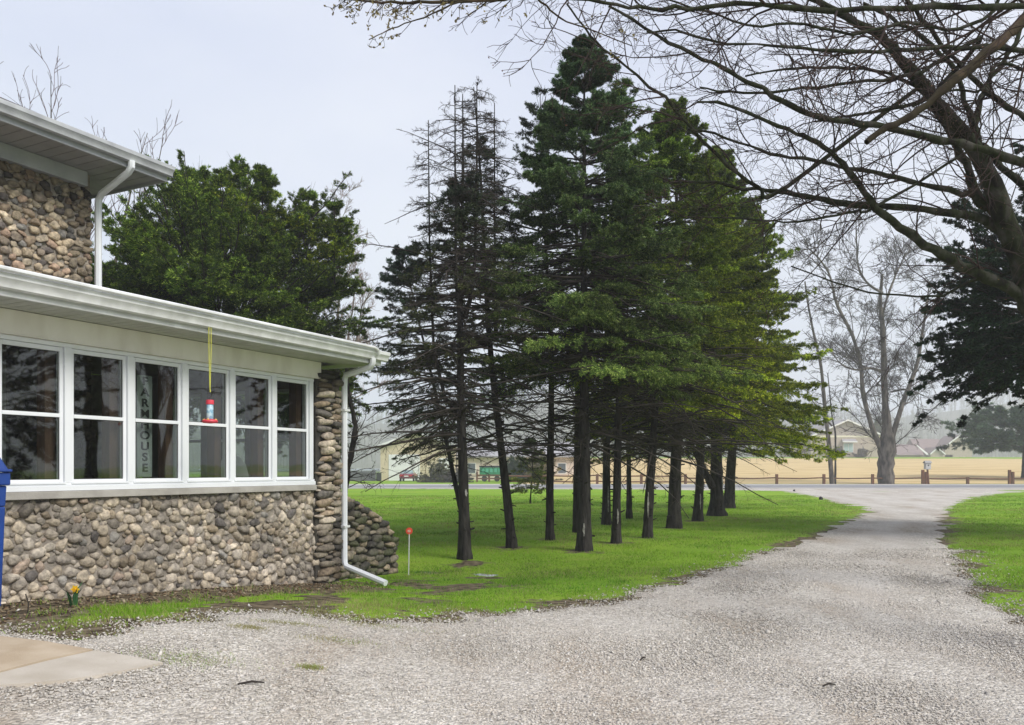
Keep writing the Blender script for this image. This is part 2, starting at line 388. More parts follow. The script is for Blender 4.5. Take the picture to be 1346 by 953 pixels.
# concrete slab in two pours
def flat_poly(name, poly, z0, z1, material, follow=True):
    n = len(poly); vs = []
    for zt in (0, 1):
        for x, y in poly: vs.append((x, y, (float(gh(x, y)) if follow else 0) + (z1 if zt else z0)))
    fs = [(i, (i + 1) % n, (i + 1) % n + n, i + n) for i in range(n)] + [tuple(range(n))[::-1], tuple(range(n, 2 * n))]
    return MB().add(vs, fs).build(name, material)
S1 = [tuple(G(*p)[:2]) for p in ((-160, 838), (0, 841), (60, 848), (122, 859), (60, 872), (0, 888), (-160, 920))]
S2 = [tuple(G(*p)[:2]) for p in ((124, 859.5), (160, 865), (214, 875), (180, 883), (130, 892), (90, 898), (40, 903), (0, 905.5), (-160, 935), (-160, 923), (0, 889.5), (62, 873.5))]
tag(flat_poly('concrete_slab', S1, -.15, .028, mat('concrete_warm', (.42, .33, .23), (.52, .43, .32), 3, bump=.25, bscale=70, rough=.9, bdist=.01)), kind='structure')
tag(flat_poly('concrete_slab', S2, -.15, .024, mat('concrete_pale', (.43, .38, .31), (.53, .48, .41), 3, bump=.25, bscale=70, rough=.9, bdist=.01)), kind='structure')

# road and verges
yr = [(-400, 0), (400, 0)]
def strip(name, y0, y1, z, m, x0=-400, x1=400):
    xs_ = np.linspace(x0, x1, 120); V = []
    for yy in (y0, y1):
        V.append(np.stack([xs_, np.full(120, yy), gh(xs_, np.full(120, yy)) + z], 1))
    i = np.arange(119); q = np.stack([i, i + 1, i + 121, i + 120], 1)
    return tag(mk(name, np.concatenate(V), q, m), kind='structure')
strip('road_shoulder', 64.8, 84.6, .02, mat('shoulder', (.36, .34, .31), (.50, .47, .43), 1.5, stretch=(.3, 1, 1)))
strip('road', 68.2, 78.5, .03, mat('asphalt', (.21, .21, .215), (.27, .27, .275), .6, stretch=(.15, 1, 1), rough=.8))
xm = MAT_LINE = mat('road_paint', (.7, .7, .68), (.55, .55, .53), 3)
strip('road_marking', 68.9, 69.05, .034, xm); strip('road_marking', 77.7, 77.85, .034, xm)

# hay-coloured field behind the rail fence, a mown green strip at its top
fx = lines((-2, 30, 1.5), (30, 260, 8)); fy = lines((86.2, 200, 3))
a_, b_, q_ = grid(fx, fy, keep=lambda X, Y: (Y < 188 + 6 * np.sin(X * .03)) & (X > 1 + .01 * Y))
tag(mk('field', np.stack([a_, b_, gh(a_, b_) + .02], 1), q_, mat('dry_field', (.44, .31, .13), (.60, .46, .23), .35, stretch=(.35, 1.6, 1), c3=(.58, .44, .21), rough=1, bump=.4, bscale=6, bdist=.1, detail=8), smooth=True), kind='structure')
# far wooded ridge
rx = np.linspace(-850, 850, 90); ry = np.linspace(480, 1200, 20)
A, B_ = np.meshgrid(rx, ry)
zr = 58 * ss(480, 800, B_) * (1 + .22 * np.sin(A * .011 + 1) + .1 * np.sin(A * .031)) * (.75 + .25 * ss(-80, 120, A)) + 2
ij = (np.arange(19)[:, None] * 90 + np.arange(89)[None]).ravel()
tag(mk('hill', np.stack([A.ravel(), B_.ravel(), zr.ravel()], 1), np.stack([ij, ij + 1, ij + 91, ij + 90], 1), mat('woodfloor', (.09, .075, .055), (.14, .12, .09), .05), smooth=True), kind='structure')
def ridge_z(X, Y): return 58 * ss(480, 800, Y) * (1 + .22 * np.sin(X * .011 + 1) + .1 * np.sin(X * .031)) * (.75 + .25 * ss(-80, 120, X)) + 2

# puddles in the lawn
WATER = mat('puddle_water', (.13, .14, .09), rough=.03, spec=1.0)
for (a, b, rx_, ry_, sd) in ((-.36, 12.95, .42, .42, 1), (-1.40, 13.3, .6, .42, 2)):
    r = np.random.default_rng(sd); z0 = float(gh(a, b)) + .011
    pts = [(a + rx_ * math.cos(t), b + ry_ * math.sin(t), z0) for t in np.linspace(0, 6.28, 28)[:-1]]
    o = MB().add(pts, [tuple(range(len(pts)))]).build('puddle', WATER, loc=(a, b, z0)); tag(o, kind='structure')

# ------------------------------------------------------------------ grass blades
def blades(name, X, Y, h, wd, colr, material, lean=.5):
    n = len(X); Z = gh(X, Y) - .003
    a = rng.uniform(0, 6.28, n); l = rng.normal(0, lean, (n, 2)) * h[:, None]
    b0 = np.stack([X - np.cos(a) * wd, Y - np.sin(a) * wd, Z], 1); b1 = np.stack([X + np.cos(a) * wd, Y + np.sin(a) * wd, Z], 1)
    tp = np.stack([X + l[:, 0], Y + l[:, 1], Z + h], 1)
    V = np.stack([b0, b1, tp], 1).reshape(-1, 3)
    return mk(name, V, np.arange(3 * n).reshape(-1, 3), material, col=np.repeat(colr, 3, 0))
n = 1230000
q = rng.uniform(0, 1, n); Yg = 6.0 + 42 * q ** 1.9; Xg = rng.uniform(-.70, .95, n) * Yg
u, v = uv(Xg, Yg); e = sdist(Xg, Yg, DRIVE) + .12 * vnoise(Xg, Yg, 4, 2) * (1 + Yg / 20) + .12 * rng.normal(0, 1, n) * .5 + rng.exponential(.10, n) * (rng.uniform(0, 1, n) < .35) * (Yg < 18)
ok = (e > 0.0) & ~((v < .05) & (u < .25)) & ~((np.abs(v + .2) < .35) & (u < 1.6)) & (sdist(Xg, Yg, SLAB) > 0)
sg = np.zeros(n); sg[ok] = soil(Xg[ok], Yg[ok]); tuft = vnoise(Xg, Yg, 5, 21)
ok &= (sg + .35 * rng.normal(0, 1, n) * .6 - .25 * tuft) < .5
ok &= (rng.uniform(0, 1, n) < .55 + .5 * vnoise(Xg, Yg, 2.2, 77) + .35 * (vnoise(Xg, Yg, 9, 78)))
Xg, Yg, e, tuft = Xg[ok], Yg[ok], e[ok], tuft[ok]
for (a, b, c, d) in PW:
    m_ = 900
    Xg = np.append(Xg, a + rng.normal(0, c * .5, m_)); Yg = np.append(Yg, b + rng.normal(0, d * .6, m_)); e = np.append(e, np.full(m_, .1)); tuft = np.append(tuft, np.zeros(m_))
n = len(Xg); k = 1 + .06 * (Yg - 8)
dry = (rng.uniform(0, 1, n) < .13 + .35 * (e < .5) + .38 * ss(.1, .6, vnoise(Xg, Yg, .8, 30)) + .25 * (vnoise(Xg, Yg, 2.6, 31) > .5))
g1 = np.array([.10, .26, .014]); g2 = np.array([.30, .47, .04]); t_ = np.clip(rng.uniform(0, 1, n) * .7 + .15 + .4 * vnoise(Xg, Yg, .55, 33) + .25 * vnoise(Xg, Yg, 2.1, 34), -.1, 1.25)
gc = g1 + (g2 - g1) * t_[:, None]; gc[dry] = np.array([.42, .38, .17]) * rng.uniform(.7, 1.1, (dry.sum(), 1))
u, v = uv(Xg, Yg)
hg = rng.uniform(.018, .042, n) * (1 + .5 * np.clip(tuft, 0, 1)) * (1 + .9 * ((v < 1.6) & (u < 0)) * rng.uniform(0, 1, n)) * (1 + .012 * (Yg - 8))
GR = mat('grass_blade', (1, 1, 1), (.75, .8, .7), 1.5, rough=.75, attr=True, trans=.25, spec=.15)
tag(blades('grass', Xg, Yg, hg, .0028 * k, gc, GR), kind='stuff')
# dead leaves and bark litter on the bed
n = 1500; Uu = rng.uniform(-5.4, .2, n); Vv = rng.uniform(.08, 1.0, n)
Xl = HX0 + Uu * SA + Vv * CA; Yl = HY0 + Uu * CA - Vv * SA
lc = np.array([(.16, .10, .055), (.28, .2, .12), (.07, .05, .035), (.36, .3, .2)])[rng.integers(0, 4, n)]
tag(dome_stones('leaf_litter', Xl, Yl, gh(Xl, Yl) + .008, rng.uniform(.008, .022, n), lc, PEB, flat=.25), kind='stuff')

# ------------------------------------------------------------------ house
RZ = R(90) - ALPHA
house = empty('farmhouse', (HX0, HY0, 0), RZ)
tag(house, 'cobblestone farmhouse with a white six-window sun porch and grey metal eaves', 'house')
WHITE = mat('white_paint', (.74, .76, .76), (.68, .70, .69), 2.5, rough=.5, bump=.05, bscale=50)
VINYL = mat('white_vinyl', (.79, .81, .83), (.76, .78, .80), 3, rough=.35)
FRIEZE = mat('aged_cream_board', (.86, .83, .77), (.70, .66, .59), 4, rough=.7, stretch=(1, 1, .35), lo=.45, hi=.8, detail=8)
GUT = mat('gutter_aluminium', (.80, .81, .81), (.60, .61, .60), 5, rough=.35, spec=.5)
GUT2 = mat('grey_fascia', (.44, .45, .47), (.36, .37, .39), 4, rough=.45)
SOF = mat('soffit_panel', (.52, .53, .47), (.44, .45, .40), 4, rough=.6)
SOF2 = mat('soffit_grey', (.36, .355, .35), (.30, .30, .29), 4, rough=.6)
MORT = mat('mortar', (.34, .30, .25), (.20, .175, .15), 9, bump=.6, bscale=60, rough=.95)
MORTW = mat('mortar_wet', (.07, .062, .05), (.035, .034, .03), 9, bump=.6, bscale=60, rough=.9)
CONC = mat('ledge_concrete', (.42, .40, .36), (.33, .31, .28), 5, bump=.2, bscale=60, rough=.9)
SHING = mat('shingle', (.07, .065, .065), (.13, .12, .115), 12, stretch=(1, 4, 1), rough=.95)
STONE = mat('fieldstone', (1.34, 1.25, 1.12), (.66, .62, .58), 22, bump=.8, bscale=45, rough=.85, attr=True, detail=9, spec=.2, bdist=.014)
def cobbles(name, x0, x1, z0f, z1f, y, material, parent, sizes=(.085, .03), depth=.055, aspect=(.75, 1.25), n_try=9000, pal=None, wet=None, seed=1, tall=1.0, rot=.35):
    """Packed rounded fieldstones on the plane local y, facing -y (one mesh: a surface pattern)."""
    r = np.random.default_rng(seed)
    ico = bmesh.new(); bmesh.ops.create_icosphere(ico, subdivisions=2, radius=1)
    IV = np.array([v.co[:] for v in ico.verts]); IF = np.array([[v.index for v in f.verts] for f in ico.faces]); ico.free()
    zs0, zs1 = z0f(x0), z1f(x0)
    px, pz, pa, pb = [], [], [], []
    X = np.zeros(6000); Z = np.zeros(6000); A = np.zeros(6000); B = np.zeros(6000); c = 0
    zmin = min(z0f(x) for x in np.linspace(x0, x1, 9)); zmax = max(z1f(x) for x in np.linspace(x0, x1, 9))
    for k in range(n_try):
        f = (k / n_try)
        rr = sizes[0] * (1 - f) ** 1.3 * r.uniform(.6, 1.0) + sizes[1] * r.uniform(.75, 1.25)
        asp = r.uniform(*aspect); a = rr * math.sqrt(asp); b = rr / math.sqrt(asp) * tall
        x = r.uniform(x0 + a * .8, x1 - a * .8) if x1 - x0 > 2 * a else (x0 + x1) / 2
        z = r.uniform(zmin, zmax)
        if z + b * .75 > z1f(x) or z - b * .2 < z0f(x) - .05: continue
        if c:
            d = np.hypot((X[:c] - x) / (A[:c] + a), (Z[:c] - z) / (B[:c] + b))
            if (d < .83).any(): continue
        X[c], Z[c], A[c], B[c] = x, z, a, b; c += 1
        if c >= 5990: break
    X, Z, A, B = X[:c], Z[:c], A[:c], B[:c]
    p = r.uniform(.55, .95, c)                    # super-ellipse blockiness
    V = np.repeat(IV[None], c, 0)
    V = np.sign(V) * np.abs(V) ** p[:, None, None]
    V *= 1 + .17 * np.sin(V[:, :, [1, 2, 0]] * r.uniform(1.5, 3, (c, 1, 3)) + r.uniform(0, 6, (c, 1, 3)))
    for _k in range(5):
        nn_ = r.normal(0, 1, (c, 1, 3)); nn_[..., 1] *= .5; nn_ /= np.linalg.norm(nn_, axis=2, keepdims=True); dd_k = r.uniform(.55, .92, (c, 1))
        ex_ = np.maximum((V * nn_).sum(2) - dd_k, 0); V = V - ex_[..., None] * nn_ * .9
    an = r.normal(0, rot, c); ca, sa = np.cos(an)[:, None], np.sin(an)[:, None]
    lx = V[:, :, 0] * A[:, None] * 1.1; lz = V[:, :, 2] * B[:, None] * 1.1
    wx = lx * ca - lz * sa; wz = lx * sa + lz * ca
    dp = depth * r.uniform(.65, 1.25, c) * np.clip(np.sqrt(A * B) / .05, .6, 1.4)
    Vw = np.stack([X[:, None] + wx, y + V[:, :, 1] * dp[:, None] + r.uniform(-.008, .012, (c, 1)), Z[:, None] + wz], 2)
    if pal is None:
        pal = np.array([(.38, .345, .29), (.44, .40, .335), (.35, .33, .30), (.26, .245, .225), (.13, .125, .125), (.38, .32, .275), (.31, .27, .215), (.54, .50, .44), (.29, .29, .285)])
        pr = [.22, .17, .20, .11, .05, .04, .07, .10, .04]
    else: pr = None
    C = np.array(pal)[r.choice(len(pal), c, p=pr)] * r.uniform(.82, 1.18, (c, 1))
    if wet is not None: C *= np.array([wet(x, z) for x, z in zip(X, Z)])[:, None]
    Fc = (IF[None] + (np.arange(c) * len(IV))[:, None, None]).reshape(-1, 3)
    return mk(name, Vw.reshape(-1, 3), Fc, material, parent, col=np.repeat(C, len(IV), 0), smooth=True)

# porch wall, pillar (local: x along the wall, -y outward, z up)
UL = -8.2
pw = MB(); pw.box(UL, -.42, .02, .30, -.3, 1.225); pwo = pw.build('porch_wall', MORT, house)
def wallbase(x): return 0.31 * min(max((-x - .3) / 4.2, 0), 1) - .08
def stain(x, z): return .62 if z > 1.08 + .05 * math.sin(x * 9) and math.sin(x * 5.3) + math.sin(x * 2.1) > -.6 else (.8 + .25 * (math.sin(x * 3 + z * 4) > -.4))
cobbles('wall_stones', UL, -.40, wallbase, lambda x: 1.235, .02, STONE, pwo, sizes=(.050, .022), depth=.036, aspect=(.8, 1.7), n_try=30000, wet=stain, seed=3)
pl = MB(); pl.box(-.50, -.01, -.02, .42, -.3, 2.84); plo = pl.build('pillar', MORTW, house)
PALP = [(.48, .44, .37), (.56, .51, .43), (.42, .38, .33), (.50, .46, .40), (.16, .155, .15), (.36, .30, .23)]
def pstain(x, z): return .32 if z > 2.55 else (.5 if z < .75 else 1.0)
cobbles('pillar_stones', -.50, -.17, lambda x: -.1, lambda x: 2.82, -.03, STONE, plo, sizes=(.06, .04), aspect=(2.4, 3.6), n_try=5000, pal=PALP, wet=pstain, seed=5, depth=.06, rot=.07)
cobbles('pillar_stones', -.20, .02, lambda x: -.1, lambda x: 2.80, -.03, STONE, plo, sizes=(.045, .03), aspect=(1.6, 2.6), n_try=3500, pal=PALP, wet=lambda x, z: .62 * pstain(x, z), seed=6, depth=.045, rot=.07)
# concrete ledge + window band
MB().box(UL, -.50, -.045, .30, 1.225, 1.295).build('ledge', CONC, house, bevel=.006)
fr = MB()
fr.box(UL, -.505, -.03, .12, 1.297, 1.345)       # sill board
fr.box(UL, -.505, -.012, .12, 1.345, 1.372)
fr.box(UL, -.505, .0, .12, 2.66, 2.702)          # head
GR_ = [-.636 - .690 * k for k in range(8)]       # right edge of each glass
GW, ZB, ZT, ZM = .545, 1.405, 2.615, 2.010
for g in GR_ + [GR_[-1] - .69]:
    fr.box(g + .038, g + .107, -.012, .12, 1.372, 2.66)
fro = fr.build('window_casing', VINYL, house, bevel=.004)
MB().box(UL, -.40, -.035, .10, 2.704, 2.927).box(UL, -.50, -.045, -.036, 2.704, 2.716).build('frieze_board', FRIEZE, house, bevel=.004)
def glass_mat():
    m = bpy.data.materials.new('window_glass'); m.use_nodes = True; t = m.node_tree; t.nodes.clear(); L = t.links.new
    o = t.nodes.new('ShaderNodeOutputMaterial'); a = t.nodes.new('ShaderNodeBsdfTransparent'); a.inputs[0].default_value = (.80, .83, .81, 1)
    g = t.nodes.new('ShaderNodeBsdfGlossy'); g.inputs['Roughness'].default_value = .02
    f = t.nodes.new('ShaderNodeFresnel'); f.inputs[0].default_value = 2.0
    co = t.nodes.new('ShaderNodeTexCoord'); n = t.nodes.new('ShaderNodeTexNoise'); n.inputs['Scale'].default_value = 1.3; L(co.outputs['Object'], n.inputs['Vector'])
    b = t.nodes.new('ShaderNodeBump'); b.inputs['Strength'].default_value = .03; b.inputs['Distance'].default_value = .05; L(n.outputs[0], b.inputs['Height']); L(b.outputs[0], g.inputs['Normal'])
    x = t.nodes.new('ShaderNodeMixShader'); ge = t.nodes.new('ShaderNodeNewGeometry'); iv = t.nodes.new('ShaderNodeMath'); iv.operation = 'SUBTRACT'; iv.inputs[0].default_value = 1; L(ge.outputs['Backfacing'], iv.inputs[1])
    mu = t.nodes.new('ShaderNodeMath'); mu.operation = 'MULTIPLY'; L(f.outputs[0], mu.inputs[0]); L(iv.outputs[0], mu.inputs[1]); L(mu.outputs[0], x.inputs[0]); L(a.outputs[0], x.inputs[1]); L(g.outputs[0], x.inputs[2]); L(x.outputs[0], o.inputs[0])
    return m
GLASS = glass_mat()
def window_set(parent, g1, w_, zb, zt, zm, y0, mk_sill=True):
    g0 = g1 - w_
    f = MB()
    f.box(g0 - .036, g0, y0 + .012, y0 + .06, zb - .03, zt + .042); f.box(g1, g1 + .036, y0 + .012, y0 + .06, zb - .03, zt + .042)
    f.box(g0, g1, y0 + .012, y0 + .06, zt, zt + .042); f.box(g0, g1, y0 + .012, y0 + .06, zb - .03, zb)
    o = f.build('window', VINYL, parent, bevel=.004)
    MB().box(g0, g1, y0 + .008, y0 + .05, zm - .018, zm + .018).build('meeting_rail', VINYL, o, bevel=.003)
    MB().box(g0, g1, y0 + .034, y0 + .038, zm + .018, zt).build('pane', GLASS, o)
    MB().box(g0, g1, y0 + .026, y0 + .030, zb, zm - .018).build('pane', GLASS, o)
    tr = .006; d = MB()                            # dark gasket round the glass
    for (za, zc, yy) in ((zm + .018, zt, y0 + .030), (zb, zm - .018, y0 + .022)):
        d.box(g0, g0 + tr, yy, yy + .004, za, zc).box(g1 - tr, g1, yy, yy + .004, za, zc).box(g0 + tr, g1 - tr, yy, yy + .004, zc - tr, zc).box(g0 + tr, g1 - tr, yy, yy + .004, za, za + tr)
    d.build('gasket', mat('gasket', (.03, .03, .03)), o)
    if mk_sill: MB().box(g0 - .045, g1 + .045, y0 - .022, y0 + .012, zb - .045, zb - .028).build('sill', VINYL, o, bevel=.003)
    return o
for g in GR_: window_set(house, g, GW, ZB, ZT, ZM, 0)
# interior of the porch
FLOORZ = .62
WOODF = mat('porch_floor', (.13, .09, .06), (.17, .12, .08), 4)
MB().box(UL, -.3, .30, 4.0, FLOORZ - .1, FLOORZ).build('porch_floor', WOODF, house)
MB().box(UL, -.2, .10, 4.0, 2.94, 2.97).build('porch_ceiling', mat('porch_ceiling', (.30, .28, .24), (.24, .22, .19), 3), house)
POSTW = mat('brown_post', (.13, .075, .05), (.09, .05, .035), 6, stretch=(4, 4, .6))
for g in GR_:
    MB().box(g - .07, g + .03, .13, .25, 1.30, 2.93).build('post', POSTW, house)
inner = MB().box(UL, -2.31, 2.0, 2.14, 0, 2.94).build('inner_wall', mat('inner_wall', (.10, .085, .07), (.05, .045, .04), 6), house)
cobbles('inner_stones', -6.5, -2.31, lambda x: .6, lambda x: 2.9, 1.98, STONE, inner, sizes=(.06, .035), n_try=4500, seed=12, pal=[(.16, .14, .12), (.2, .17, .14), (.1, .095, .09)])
# curtained inner door and pale trim seen through the panes
MB().box(-4.3, -3.55, 1.90, 1.95, .62, 2.6).build('inner_door', mat('inner_door', (.22, .22, .20), (.18, .18, .17), 2), house)
MB().box(-4.4, -4.3, 1.88, 1.96, .62, 2.7).box(-3.55, -3.45, 1.88, 1.96, .62, 2.7).box(-4.3, -3.55, 1.88, 1.96, 2.6, 2.7).build('door_trim', mat('inner_trim', (.36, .35, .32)), house)
CUR = mat('curtain', (.42, .41, .38), (.30, .29, .27), 3, stretch=(14, 1, .4), rough=.9)
for (ua, ub, yw) in ((0, 0, 3.0),):
    MB().prism_x([(yw, 1.0), (yw + .5, 1.0), (yw + .5, 2.8), (yw, 2.8)], -.36, -.33).build('curtain', CUR, house)
# end wall with openings, back wall windows
ew = MB()
ew.box(-.30, -.12, .42, 4.0, -.3, 1.2); ew.box(-.30, -.12, .42, 4.0, 2.62, 2.93)
for a in (.42, 1.30, 2.18, 3.06): ew.box(-.30, -.12, a, a + .14, 1.2, 2.62)
ew.box(-.30, -.12, 3.86, 4.0, 1.2, 2.62)
ew.build('end_wall', MORT, house)
for a in (.56, 1.44, 2.32, 3.20):
    f = MB(); bb = min(a + .74, 3.86)
    f.box(-.25, -.17, a, a + .05, 1.2, 2.62).box(-.25, -.17, bb - .05, bb, 1.2, 2.62).box(-.25, -.17, a + .05, bb - .05, 1.2, 1.25).box(-.25, -.17, a + .05, bb - .05, 2.57, 2.62).box(-.245, -.175, a + .05, bb - .05, 1.9, 1.94)
    o = f.build('window', VINYL, house)
    MB().box(-.215, -.210, a + .05, bb - .05, 1.25, 2.57).build('pane', GLASS, o)
bw = MB(); bw.box(-2.31, -.3, 4.0, 4.2, -.3, 2.93); bw.build('back_wall', MORT, house)
# soffits, gutters, roofs
def kgutter(y, z, x0, x1, name, m, par):          # y: outer edge of fascia (local, negative = out)
    return MB().prism_x([(y, z), (y, z - .105), (y - .035, z - .125), (y - .075, z - .115), (y - .085, z - .075), (y - .115, z - .045), (y - .118, z - .004), (y - .105, z + .004), (y - .1, z - .02), (y - .012, z - .03)], x0, x1).build(name, m, par, smooth=True)
def soffit(x0, x1, y0, y1, z, m, par, pitch=.1):
    s = MB(); x = x0
    while x < x1:
        s.box(x, min(x + pitch - .012, x1), y0, y1, z, z + .02); x += pitch
    s.box(x0, x1, y0, y1, z + .014, z + .026)
    return s.build('soffit', m, par)
UE = .20
soffit(UL, UE, -.53, -.036, 2.93, SOF, house, .12)
soffit(-.05, UE, -.035, 4.4, 2.932, SOF, house, 9)
MB().box(UL, UE, -.555, -.53, 2.925, 3.07).build('fascia', WHITE, house, bevel=.003)
MB().box(UL, UE, -.565, -.555, 2.925, 2.965).build('fascia_trim', GUT, house, bevel=.003)
kgutter(-.556, 3.10, UL, UE + .08, 'gutter', GUT, house)
MB().tube([(UL, -.70, 3.118), (-.9, -.70, 3.118), (UE - .33, -.70, 3.118), (UE - .24, -.695, 3.10), (UE - .2, -.675, 3.04)], .022, 8).build('drip_pipe', GUT, house, smooth=True)
MB().box(UE, UE + .025, -.555, 4.4, 2.925, 3.06).build('rake_board', WHITE, house)
MB().add([(UL, -.58, 3.085), (UE + .06, -.58, 3.085), (UE + .06, 4.4, 3.62), (UL, 4.4, 3.62), (UL, -.58, 3.06), (UE + .06, -.58, 3.06), (UE + .06, 4.4, 3.59), (UL, 4.4, 3.59)],
         [(0, 1, 2, 3), (4, 7, 6, 5), (0, 4, 5, 1), (1, 5, 6, 2), (2, 6, 7, 3), (3, 7, 4, 0)]).build('porch_roof', SHING, house)
# porch downspout
ds = MB().tube([(-.05, -.62, 2.99), (-.05, -.62, 2.93), (-.04, -.58, 2.88), (.02, -.12, 2.80), (.03, -.085, 2.75), (.03, -.08, 2.65), (.03, -.08, .30), (.03, -.085, .22), (.02, -.12, .165), (-.09, -.86, -.005)], .042, 8)
ds.build('downspout', VINYL, house, smooth=True)
for z in (2.3, .7): MB().box(-.03, .09, -.13, -.03, z, z + .03).build('strap', GUT, house)
# main block
U2 = -2.31
mb = MB().box(-13, U2, 2.03, 9.5, 0, 5.16).build('upper_wall', MORT, house)
PALU = [(.44, .38, .30), (.52, .45, .35), (.38, .34, .28), (.28, .245, .21), (.14, .13, .13), (.47, .36, .29), (.34, .28, .22), (.60, .53, .43), (.25, .25, .25)]
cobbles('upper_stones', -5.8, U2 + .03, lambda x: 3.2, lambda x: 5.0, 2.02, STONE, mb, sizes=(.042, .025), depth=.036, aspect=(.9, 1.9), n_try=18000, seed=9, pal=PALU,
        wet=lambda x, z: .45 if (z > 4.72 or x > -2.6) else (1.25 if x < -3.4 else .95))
MB().box(-13, U2 - .1, 1.93, 2.03, 4.98, 5.155).build('upper_frieze', GUT2, house, bevel=.004)
soffit(-13, -1.80, 1.33, 2.1, 5.16, SOF2, house, .16)
so_ = MB()
yy = 2.1
while yy < 9.5: so_.box(U2, -1.80, yy, yy + .148, 5.158, 5.18); yy += .16
so_.build('soffit', SOF2, house)
MB().box(-13, -1.785, 1.30, 1.325, 5.13, 5.27).build('upper_fascia', GUT2, house, bevel=.003)
MB().box(-1.785, -1.76, 1.30, 9.5, 5.13, 5.27).build('upper_fascia', GUT2, house, bevel=.003)
kgutter(1.30, 5.31, -13, -1.74, 'upper_gutter', mat('weathered_gutter', (.50, .515, .53), (.38, .39, .41), 5, rough=.4), house)
# hip roof
za, zr_ = 5.28, 5.28 + .5 * 4.2
MB().add([(-13, 1.25, za), (-1.72, 1.25, za), (-1.72, 9.7, za), (-13, 9.7, za), (-5.94, 5.47, zr_), (-13, 5.47, zr_), (-13, 1.25, za - .04), (-1.72, 1.25, za - .04), (-1.72, 9.7, za - .04), (-13, 9.7, za - .04)],
         [(0, 1, 4, 5), (1, 2, 4), (2, 3, 5, 4), (0, 6, 7, 1), (1, 7, 8, 2), (2, 8, 9, 3), (6, 9, 8, 7), (3, 9, 6, 0, 5)]).build('hip_roof', SHING, house)
MB().tube([(-2.33, 1.24, 5.2), (-2.33, 1.24, 5.13), (-2.33, 1.30, 5.07), (-2.27, 1.86, 4.92), (-2.26, 1.93, 4.86), (-2.26, 1.94, 4.75), (-2.26, 1.94, 3.25)], .042, 8).build('upper_downspout', VINYL, house, smooth=True)

# wing wall beyond the pillar
ww = empty('wing_wall', tuple((HX0 + .05 * SA, HY0 + .05 * CA, 0)), RZ)
tag(ww, 'dark mossy fieldstone wing wall curving down to the grass beside the porch pillar', 'wall')
WPTS = [(0.04, 1.15), (.30, 1.10), (.60, .98), (.90, .86), (1.15, .72), (1.35, .55), (1.45, .35), (1.47, -.2)]
def wtop(x):
    for (a, b), (c, d) in zip(WPTS[:-1], WPTS[1:]):
        if x <= c: return b + (d - b) * (x - a) / (c - a)
    return .2
MB().prism_y([(.0, -.4), (.0, 1.15)] + [(a, b - .03) for a, b in WPTS[1:-1]] + [(1.43, -.4)], .10, .45).build('core', MORTW, ww)
PALW = [(.17, .16, .13), (.24, .22, .18), (.12, .12, .10), (.30, .26, .20), (.10, .11, .07), (.08, .08, .075)]
cobbles('face_stones', .0, 1.47, lambda x: -.3, wtop, .10, STONE, ww, sizes=(.055, .035), aspect=(1.5, 2.6), n_try=5000, pal=PALW, seed=15, depth=.06, rot=.1)
cap = MB()
# coping and back stones follow the curve
def ring_stones(seed, pts, rr, name, parent, pal_):
    r = np.random.default_rng(seed)
    ico = bmesh.new(); bmesh.ops.create_icosphere(ico, subdivisions=2, radius=1)
    IV = np.array([v.co[:] for v in ico.verts]); IF = np.array([[v.index for v in f.verts] for f in ico.faces]); ico.free()
    V = []; C = []; Fc = []
    for i, p in enumerate(pts):
        s = np.array(rr) * r.uniform(.75, 1.2, 3); v = IV * (1 + .12 * np.sin(IV[:, [1, 2, 0]] * 3 + r.uniform(0, 6, 3)))
        a = r.uniform(-.5, .5); v = v * s; x = v[:, 0] * math.cos(a) - v[:, 2] * math.sin(a); z = v[:, 0] * math.sin(a) + v[:, 2] * math.cos(a)
        V.append(np.stack([x, v[:, 1], z], 1) + np.array(p)); C.append(np.repeat([np.array(pal_[r.integers(len(pal_))]) * r.uniform(.8, 1.2)], len(IV), 0)); Fc.append(IF + i * len(IV))
    return mk(name, np.concatenate(V), np.concatenate(Fc), STONE, parent, col=np.concatenate(C), smooth=True)
cp = []
for t in np.linspace(0, 1.44, 15):
    for y in (.14, .27, .41): cp.append((t + random.uniform(-.02, .02), y, wtop(t) - .035))
for z in np.linspace(-.1, .4, 5):
    for y in (.14, .27, .41): cp.append((1.44, y, z))
ring_stones(4, cp, (.08, .075, .05), 'coping', ww, PALW)

# ------------------------------------------------------------------ vegetation tools
def nrm(v): return v / (np.linalg.norm(v, axis=-1, keepdims=True) + 1e-9)
def growp(base, d, L, N, droop=0.0, wob=.12, up_end=0.0):
    B = len(base); p = base.copy(); d = nrm(d); pts = [p]
    L = np.broadcast_to(np.asarray(L, float), (B,)); droop = np.broadcast_to(np.asarray(droop, float), (B,))
    for i in range(N - 1):
        g = -droop + up_end * (i / (N - 1))
        d = nrm(d + wob * rng.normal(0, 1, (B, 3)) + np.stack([np.zeros(B), np.zeros(B), g], 1))
        p = p + d * (L / (N - 1))[:, None]; pts.append(p)
    return np.stack(pts, 1)
def along(pts, idx, t):
    N = pts.shape[1]; s = np.clip(t, 0, .9999) * (N - 1); i = s.astype(int); f = (s - i)[:, None]
    a = pts[idx, i]; b = pts[idx, i + 1]
    return a + (b - a) * f, nrm(b - a)
